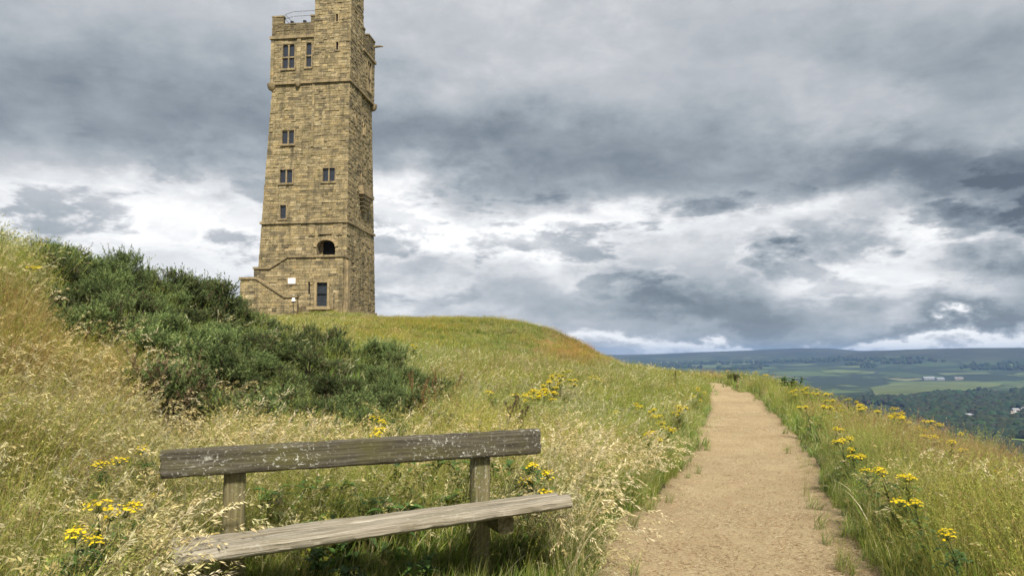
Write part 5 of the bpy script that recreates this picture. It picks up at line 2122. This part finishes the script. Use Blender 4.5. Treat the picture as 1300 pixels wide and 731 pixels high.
RAG += [(G_MID, h) for h in [(690, 481, 5), (703, 477, 5), (684, 482, 5), (697, 485, 4), (700, 472, 5), (712, 472, 3), (672, 486, 3), (706, 470, 4), (677, 484, 4), (756, 474, 4), (717, 467, 2), (725, 477, 2), (629, 487, 1), (662, 494, 2)]]
RAG += [(G_BL, h) for h in [(139, 569, 2), (142, 614, 4), (165, 617, 1), (192, 637, 1), (98, 645, 1), (108, 662, 1), (204, 551, 1)]]
RAG += [(G_HILL, h) for h in [(525, 434, 4), (440, 408, 2), (487, 426, 3)]]
SOLO = [((674, 573, 5), 'bushy yellow ragwort with a bluish green stem right behind the path end of the backrest'),
        ((476, 519, 4), 'tall yellow ragwort rising behind the middle of the backrest'),
        ((486, 533, 2), 'small yellow ragwort just above the middle of the backrest'),
        ((624, 541, 1), 'small yellow ragwort peeping over the backrest near its path end'),
        ((51, 331, 2), 'single yellow ragwort on the crest of the bank beside the gorse'),]


def build_ragwort():
    r = np.random.default_rng(77)
    order = {1: [0], 2: [1, 5], 3: [2], 4: [3], 5: [4]}
    def put(h_, lab, grp):
        px, py, n = h_
        tgt = r.uniform(.68, .80) if grp and 'slope' in grp else (r.uniform(.60, .72) if px < 760 else r.uniform(.52, .66))
        bench = 190 < px < 740 and py > 515
        x, y, z, hh = on_ray(px, py, tgt, 4.75 if bench else 3.2, 60)
        if y > 25: hh = max(hh, .5)
        of = float(path_off(x, y))
        hw_ = float(path_w(y)) + .16
        if abs(of) < hw_ and y < 46:
            x += (math.copysign(hw_, of) - of) / .962
            z = gz(x, y)
            hh = max(.45, hh)
        nw = {1: 'a single flower cluster', 2: 'two flower clusters', 3: 'three flower clusters', 4: 'four flower clusters', 5: 'many flower clusters'}[n]
        if grp:
            lab = lab.replace('yellow flowered ragwort', 'yellow ragwort with ' + nw)
            grp = grp + ', ' + nw
            if 'valley' in lab:
                where = 'beside the far end of the path' if y > 22 else ('close beside the path on its valley side' if of < 1.35 else 'near the outer edge of the valley verge')
                lab = 'yellow ragwort with ' + nw + ' ' + where
                grp = grp + ', ' + where
        kx = order[n]
        p = RP[kx[r.integers(len(kx))]]
        s = max(.55, min(hh / .74, .95))
        w = s * (1.0 if y < 14 else 1.1) * (1.35 if grp and 'slope' in grp else 1)
        place(p, x, y, z, (w, w, s), r.uniform(0, 6.28), lab, 'wildflower', grp, (r.normal(0, .04), r.normal(0, .04)))
    for (lab, grp), h_ in RAG: put(h_, lab, grp)
    for h_, lab in SOLO: put(h_, lab, None)


build_ragwort()


# ------------------------------------------------------------------ docks, thistles and leafy weeds
def leaf(mb, p, az_, L, w, elev, col, droop=1.0, n=5):
    d = np.array([math.cos(az_), math.sin(az_), 0])
    sd = np.array([-d[1], d[0], 0])
    q = np.array(p, float)
    vs = []
    for i in range(n + 1):
        t = i / n
        ww = w * math.sin(PI * min(1, .08 + .92 * t) ** .8) * .5 + .001
        vs += [q - sd * ww + np.array([0, 0, ww * .35]), q.copy(), q + sd * ww + np.array([0, 0, ww * .35])]
        a = elev - droop * t
        q = q + (d * math.cos(a) + np.array([0, 0, math.sin(a)])) * L / n
    fs = []
    for i in range(n):
        b_ = 3 * i
        fs += [(b_, b_ + 1, b_ + 4, b_ + 3), (b_ + 1, b_ + 2, b_ + 5, b_ + 4)]
    mb.add(vs, fs, col)


def weed_proto(seed, H_, cols, L, w, name='leafy_weed', nl=22):
    r = np.random.default_rng(seed)
    root = empty(name)
    st, lf = MB(), MB()
    for s in range(3):
        a = r.uniform(0, 2 * PI)
        b0 = np.array([r.normal(0, .05), r.normal(0, .05), -.03])
        h = H_ * r.uniform(.7, 1.0)
        pts = [b0 + np.array([math.cos(a) * .12 * (i / 4) ** 2, math.sin(a) * .12 * (i / 4) ** 2, h * i / 4]) for i in range(5)]
        st.tube(pts, [.006, .005, .004, .003, .002], 5, (0.09, 0.10, 0.035))
        for i in range(nl):
            t = r.uniform(.15, 1)
            x = t * 4
            k0 = min(int(x), 3)
            p = pts[k0] + (pts[k0 + 1] - pts[k0]) * (x - k0)
            c = np.array(cols[r.integers(len(cols))]) * r.uniform(.8, 1.2)
            leaf(lf, p, r.uniform(0, 2 * PI), L * r.uniform(.6, 1.15), w * r.uniform(.7, 1.15), r.uniform(.1, .7), c, r.uniform(.6, 1.5))
    st.build('stem', M_PLANT, root)
    lf.build('foliage', M_PLANT, root)
    return root


def dock_proto(seed, name, H_, col, spike=True):
    r = np.random.default_rng(seed)
    root = empty(name)
    st, sp, lf = MB(), MB(), MB()
    br = []
    main = [np.array([0, 0, H_ * i / 5 - .03]) + np.r_[r.normal(0, .008, 2), 0] for i in range(6)]
    st.tube(main, [.007, .006, .005, .0045, .004, .003], 5, np.array(col) * .7)
    br.append(main)
    for i in range(7):
        a = r.uniform(0, 2 * PI)
        p = main[2 + i % 3]
        L = H_ * r.uniform(.25, .42)
        pts = [p + np.array([math.cos(a) * L * .35 * (j / 3), math.sin(a) * L * .35 * (j / 3), L * (j / 3) ** .9]) for j in range(4)]
        st.tube(pts, [.004, .003, .003, .002], 4, np.array(col) * .7)
        br.append(pts)
    for pts in br:
        n = 95 if pts is main else 55
        for q in range(n):
            t = r.uniform(.45, 1) if pts is main else r.uniform(.2, 1)
            x = t * (len(pts) - 1)
            k0 = min(int(x), len(pts) - 2)
            p = pts[k0] + (pts[k0 + 1] - pts[k0]) * (x - k0)
            for _ in range(2):
                d = r.normal(size=3)
                d /= np.linalg.norm(d)
                spikelet(sp, p + d * .006, d + np.array([0, 0, -.2]), r.uniform(.012, .024), r.uniform(.008, .014), np.array(col) * r.uniform(.7, 1.25), r)
    for i in range(7):
        leaf(lf, main[r.integers(0, 3)], r.uniform(0, 2 * PI), r.uniform(.14, .25), .05, r.uniform(.2, .8), np.array((0.13, 0.11, 0.04)) * r.uniform(.7, 1.2), 1.4)
    st.build('stem', M_PLANT, root)
    sp.build('seed_head', M_PLANT, root)
    lf.build('foliage', M_PLANT, root)
    return root


def build_weeds():
    r = np.random.default_rng(21)
    W1 = weed_proto(601, .55, [(0.08, 0.155, 0.035), (0.10, 0.19, 0.04), (0.06, 0.12, 0.035)], .14, .06)
    W2 = weed_proto(602, .50, [(0.11, 0.19, 0.035), (0.22, 0.23, 0.035), (0.08, 0.15, 0.035)], .12, .05)
    W3 = weed_proto(603, .42, [(0.065, 0.13, 0.04), (0.085, 0.16, 0.05)], .17, .07)
    D1 = dock_proto(611, 'dock_plant', .85, (0.23, 0.15, 0.06))
    T1 = dock_proto(612, 'withered_thistle', .75, (0.15, 0.105, 0.055))
    global KI
    KI = kid_index()
    lab, grp = 'broad leaved green weed growing up behind the bench seat', 'leafy weeds behind the bench'
    for (p, px, py, y0) in ((W1, 540, 588, 4.9), (W2, 566, 610, 4.8), (W3, 640, 600, 4.95), (W1, 660, 592, 5.0), (W2, 395, 640, 4.4), (W3, 480, 612, 4.7), (W1, 350, 622, 4.45), (W2, 610, 560, 5.3), (W3, 440, 640, 4.5), (W1, 500, 640, 4.6), (W2, 530, 606, 4.75), (W1, 420, 612, 4.7), (W2, 655, 622, 4.85), (W1, 590, 585, 5.0), (W3, 365, 600, 4.6), (W2, 470, 588, 4.9)):
        x, y, z, h = on_ray(px, py, .46, y0, 20)
        place(p, x, y, z, max(.5, min(1.1, h / .48)), r.uniform(0, 6), lab, 'weed', grp)
    lab, grp = 'dark leafy weed in the shade under the bench', 'weeds under the bench'
    for (p, uu, vv, s) in ((W3, .55, -.12, .55), (W3, 1.0, -.1, .6), (W1, 1.35, -.15, .5), (W3, .25, -.05, .5), (W1, .8, .02, .6)):
        q = BP0 + BDIR * uu + BBACK * vv
        place(p, q[0], q[1], gz(*q), s, r.uniform(0, 6), lab, 'weed', grp)
    lab, grp = 'rusty brown dock spike standing in grass at the foot of the gorse', 'docks at the foot of the gorse'
    for (px, py) in ((524, 478), (537, 485), (553, 472), (580, 478)):
        x, y, z, h = on_ray(px, py, .78, 8, 30)
        place(D1, x, y, z, max(.6, h / .9), r.uniform(0, 6), lab, 'weed', grp)
    lab, grp = 'withered brown thistle in the pale grass between the bench and the path', 'withered thistles beyond the bench'
    for (px, py) in ((655, 500), (648, 508), (664, 512), (857, 470)):
        x, y, z, h = on_ray(px, py, .72, 5.5, 40)
        place(T1, x, y, z, max(.6, h / .8), r.uniform(0, 6), lab, 'weed', grp)
    o = place(W1, *on_ray(1003, 462, .8, 10, 40)[:3], 1.5, 1, 'tall green leafy plant standing above the verge grass on the skyline', 'weed', 'leafy plants on the verge skyline')
    x, y, z, h = on_ray(995, 465, .75, 10, 40)
    place(W1, x, y, z, 1.35, 2, 'tall green leafy plant standing above the verge grass on the skyline', 'weed', 'leafy plants on the verge skyline')


build_weeds()


# ------------------------------------------------------------------ the valley: fields, woods, farms
def far_point(px, py):
    d = ray(px, py)
    ys = np.geomspace(400, 9000, 900)
    t = ys / d[1]
    xs, zs = d[0] * t, EYE + d[2] * t
    g = far_z(xs, ys)
    hit = np.where(zs <= g)[0]
    i = hit[0] if len(hit) else -1
    return xs[i], ys[i], g[i]


def field(poly, col, label):
    P_ = np.array([far_point(*q)[:2] for q in poly])
    bm = bmesh.new()
    vs = [bm.verts.new((a, b_, 0)) for a, b_ in P_]
    bm.faces.new(vs)
    for i in range(5):
        bmesh.ops.triangulate(bm, faces=bm.faces)
        bmesh.ops.subdivide_edges(bm, edges=[e for e in bm.edges if e.calc_length() > 90], cuts=1)
    bmesh.ops.triangulate(bm, faces=bm.faces)
    for v in bm.verts:
        v.co.z = float(far_z(np.array([v.co.x]), np.array([v.co.y]))[0]) + 3.0
    bmesh.ops.recalc_face_normals(bm, faces=bm.faces)
    me = bpy.data.meshes.new('field')
    bm.to_mesh(me)
    bm.free()
    me.materials.append(simple_mat('meadow_%d' % len(bpy.data.materials), col, .95, 0, .006, .35, .1))
    o = link(bpy.data.objects.new('field', me))
    tag(o, label, 'field', kind='structure')


field([(1104, 493), (1132, 487), (1180, 484.5), (1240, 484.5), (1276, 487.5), (1258, 493), (1222, 497.5), (1185, 497), (1150, 503), (1112, 503)], (0.105, 0.130, 0.045), 'broad pale green meadow on the valley side beyond the dark wood')
field([(1108, 499), (1150, 503.5), (1175, 500), (1176, 503), (1140, 506), (1115, 505)], (0.13, 0.11, 0.065), 'brownish stubble field below the broad meadow')
field([(1040, 471), (1062, 469.5), (1100, 471.5), (1092, 474), (1048, 474)], (0.10, 0.13, 0.045), 'small bright green field on the far valley slope')
field([(868, 464.5), (905, 463.5), (950, 466), (925, 468), (880, 467)], (0.09, 0.12, 0.045), 'green field strip below the blue moor beyond the path')
field([(1266, 560), (1285, 558.5), (1330, 562), (1330, 569), (1280, 567)], (0.15, 0.20, 0.05), 'green paddock at the foot of the hill beside the wood')
field([(1258, 533), (1286, 531), (1300, 534), (1270, 536)], (0.16, 0.19, 0.07), 'narrow green clearing in the dark wood')
field([(1188, 474), (1250, 473), (1262, 475.5), (1200, 477)], (0.09, 0.11, 0.05), 'pale field strip under the far moor')


def build_woods():
    r = np.random.default_rng(5)
    ms = []
    for i in range(5):
        mb = MB()
        bm = bmesh.new()
        bmesh.ops.create_icosphere(bm, subdivisions=2, radius=.5)
        vs = []
        for v in bm.verts:
            n = mnoise.noise(v.co * 3.1 + Vector((i * 9.1, 0, 0))) * .34 + mnoise.noise(v.co * 7 + Vector((0, i * 7.7, 0))) * .2
            c = v.co * (1 + n)
            vs.append((c.x, c.y, max(c.z * 1.05 + .52, .04)))
        fs = [tuple(v.index for v in f.verts) for f in bm.faces]
        cs = [np.array((0.030, 0.043, 0.022)) * (1 + .5 * mnoise.noise(Vector(q) * 5 + Vector((i, 3, 1)))) for q in vs]
        mb.add(vs, fs, cs)
        mb.tube([(0, 0, -.3), (0, 0, .2)], .04, 5, (0.04, 0.03, 0.02))
        bm.free()
        ms.append(mb.mesh('distant_tree', M_TREES))
    n = 60000 if not QUICK else 20000
    R = 650 * (6600 / 650) ** r.random(n)
    A = np.radians(r.uniform(4, 40, n))
    x, y = R * np.sin(A), R * np.cos(A)
    z = far_z(x, y)
    px, py = project(x, y, z)
    w = VN[4](x / 520., y / 520., 4)
    dark = (px > 1150) & (py > 496)
    polys = [[(1100, 494), (1132, 486), (1180, 483), (1240, 483.5), (1282, 487.5), (1260, 495), (1222, 499), (1190, 499), (1170, 506), (1112, 506)], [(1262, 560), (1285, 557), (1330, 560), (1330, 570), (1280, 569)], [(1255, 533), (1286, 530), (1302, 534), (1270, 537.5)], [(1038, 471), (1062, 469), (1102, 471.5), (1092, 475)], [(866, 464.5), (905, 463), (952, 466), (925, 469)],
             [(1166, 479), (1202, 479), (1202, 486), (1166, 486)], [(1205, 478), (1230, 478), (1230, 485), (1205, 485)], [(1278, 519), (1300, 517), (1300, 531), (1278, 531)], [(1222, 527), (1244, 527), (1244, 534), (1222, 534)]]
    keep = (px > 740) & (px < 1420) & (py < 620) & ((w > .055) | (dark & (w > -.17))) & (z < -15)
    for pl in polys: keep &= ~in_poly(px, py, pl)
    # thin the far distance, where one crown stands for a clump
    keep &= r.random(n) < np.where(dark, 1.0, .5)
    x, y, z, R = x[keep], y[keep], z[keep], R[keep]
    m = len(x)
    s = r.uniform(10, 17, m) * (1 + .5 * sstep(2500, 6000, R))
    scatter('distant_woodland', np.stack([x, y, z], -1), np.stack([0 * x, 0 * x, r.uniform(0, 6.28, m)], -1), np.stack([s * r.uniform(.9, 1.4, m), s * r.uniform(.9, 1.4, m), s * r.uniform(.7, 1.1, m)], -1),
            r.uniform(.7, 1.35, (m, 1)) * np.array([[1, 1, 1]]) * (1 + .15 * r.normal(size=(m, 3))), r.integers(0, 5, m), ms, 'dark woodland spreading over the valley floor and far slopes', 'woodland')
    print('TREES', m)


build_woods()


def building(px, py, L, W_, H_, rz, label, group, roofc, wallc, nwin=4):
    x, y, z = far_point(px, py)
    b = empty('farm_building' if L > 30 else 'house', (x, y, z + .5), rz)
    tag(b, label, 'building', group)
    mw = simple_mat('render_%d' % len(bpy.data.materials), wallc, .9, 0, .1, .1)
    mr = simple_mat('roofing_%d' % len(bpy.data.materials), roofc, .8, 0, .2, .12)
    mb = MB()
    mb.box2(-L / 2, L / 2, -W_ / 2, W_ / 2, -6, H_)
    mb.build('wall', mw, b)
    mb = MB()
    e = .6
    rh = W_ * .28
    ov = [(-W_ / 2 - e, H_ - .2), (W_ / 2 + e, H_ - .2), (0, H_ + rh)]
    vs = [(-L / 2 - e, a, c) for a, c in ov] + [(L / 2 + e, a, c) for a, c in ov]
    mb.add(vs, [(0, 2, 1), (3, 4, 5), (0, 1, 4, 3), (1, 2, 5, 4), (2, 0, 3, 5)])
    mb.build('roof', mr, b)
    for i in range(nwin):
        mb = MB()
        xx = -L / 2 + L * (i + .5) / nwin
        ww = min(L / nwin * .35, 2.5)
        mb.box2(xx - ww, xx + ww, -W_ / 2 - .12, -W_ / 2 - .02, H_ * .35, H_ * .7)
        mb.build('window', M_GLASS, b)


WH, GR = (0.26, 0.27, 0.28), (0.42, 0.43, 0.45)
building(1179, 482.0, 62, 20, 9, .1, 'long white roofed farm shed at the top edge of the broad meadow', None, (.26, .28, .30), WH)
building(1193, 482.6, 44, 18, 8, .25, 'shorter white farm shed beside the long one on the meadow edge', None, (.25, .27, .29), WH)
building(1217, 482.0, 40, 16, 9, -.1, 'pale farm building standing apart along the meadow edge', None, (.22, .21, .2), (.28, .25, .21))
for i, (px, py, L) in enumerate(((1289, 523, 15), (1296, 525, 18), (1299, 521, 14), (1284, 527, 13))):
    building(px, py, L, 9, 6.5, .5 * i, 'pale house in the cluster at the edge of the dark wood', 'houses at the edge of the wood', ((.30, .29, .30), (.36, .28, .25))[i % 2], ((.7, .68, .64), (.58, .52, .44))[i % 2], 3)
for i, (px, py, L) in enumerate(((1229, 530, 13), (1236, 531, 15))):
    building(px, py, L, 9, 6, .7 * i, 'grey roofed house in a clearing of the dark wood', 'houses in the wood clearing', (.33, .33, .35), (.55, .5, .43), 3)


# ------------------------------------------------------------------ haze over the valley
def build_haze():
    mb = MB()
    mb.box2(-13900, 13900, -13900, 13900, -190, 128)
    m = bpy.data.materials.new('valley_haze')
    m.use_nodes = True
    t = m.node_tree
    t.nodes.clear()
    out = t.nodes.new('ShaderNodeOutputMaterial')
    v = t.nodes.new('ShaderNodeVolumePrincipled')
    v.inputs['Color'].default_value = (0.33, 0.55, 0.95, 1)
    v.inputs['Density'].default_value = HAZE
    v.inputs['Anisotropy'].default_value = 0.1
    t.links.new(v.outputs[0], out.inputs['Volume'])
    o = mb.build('haze', m)
    tag(o, 'thin bluish haze in the air over the valley', 'haze', kind='stuff')


HAZE = 0.58 / 8000
build_haze()
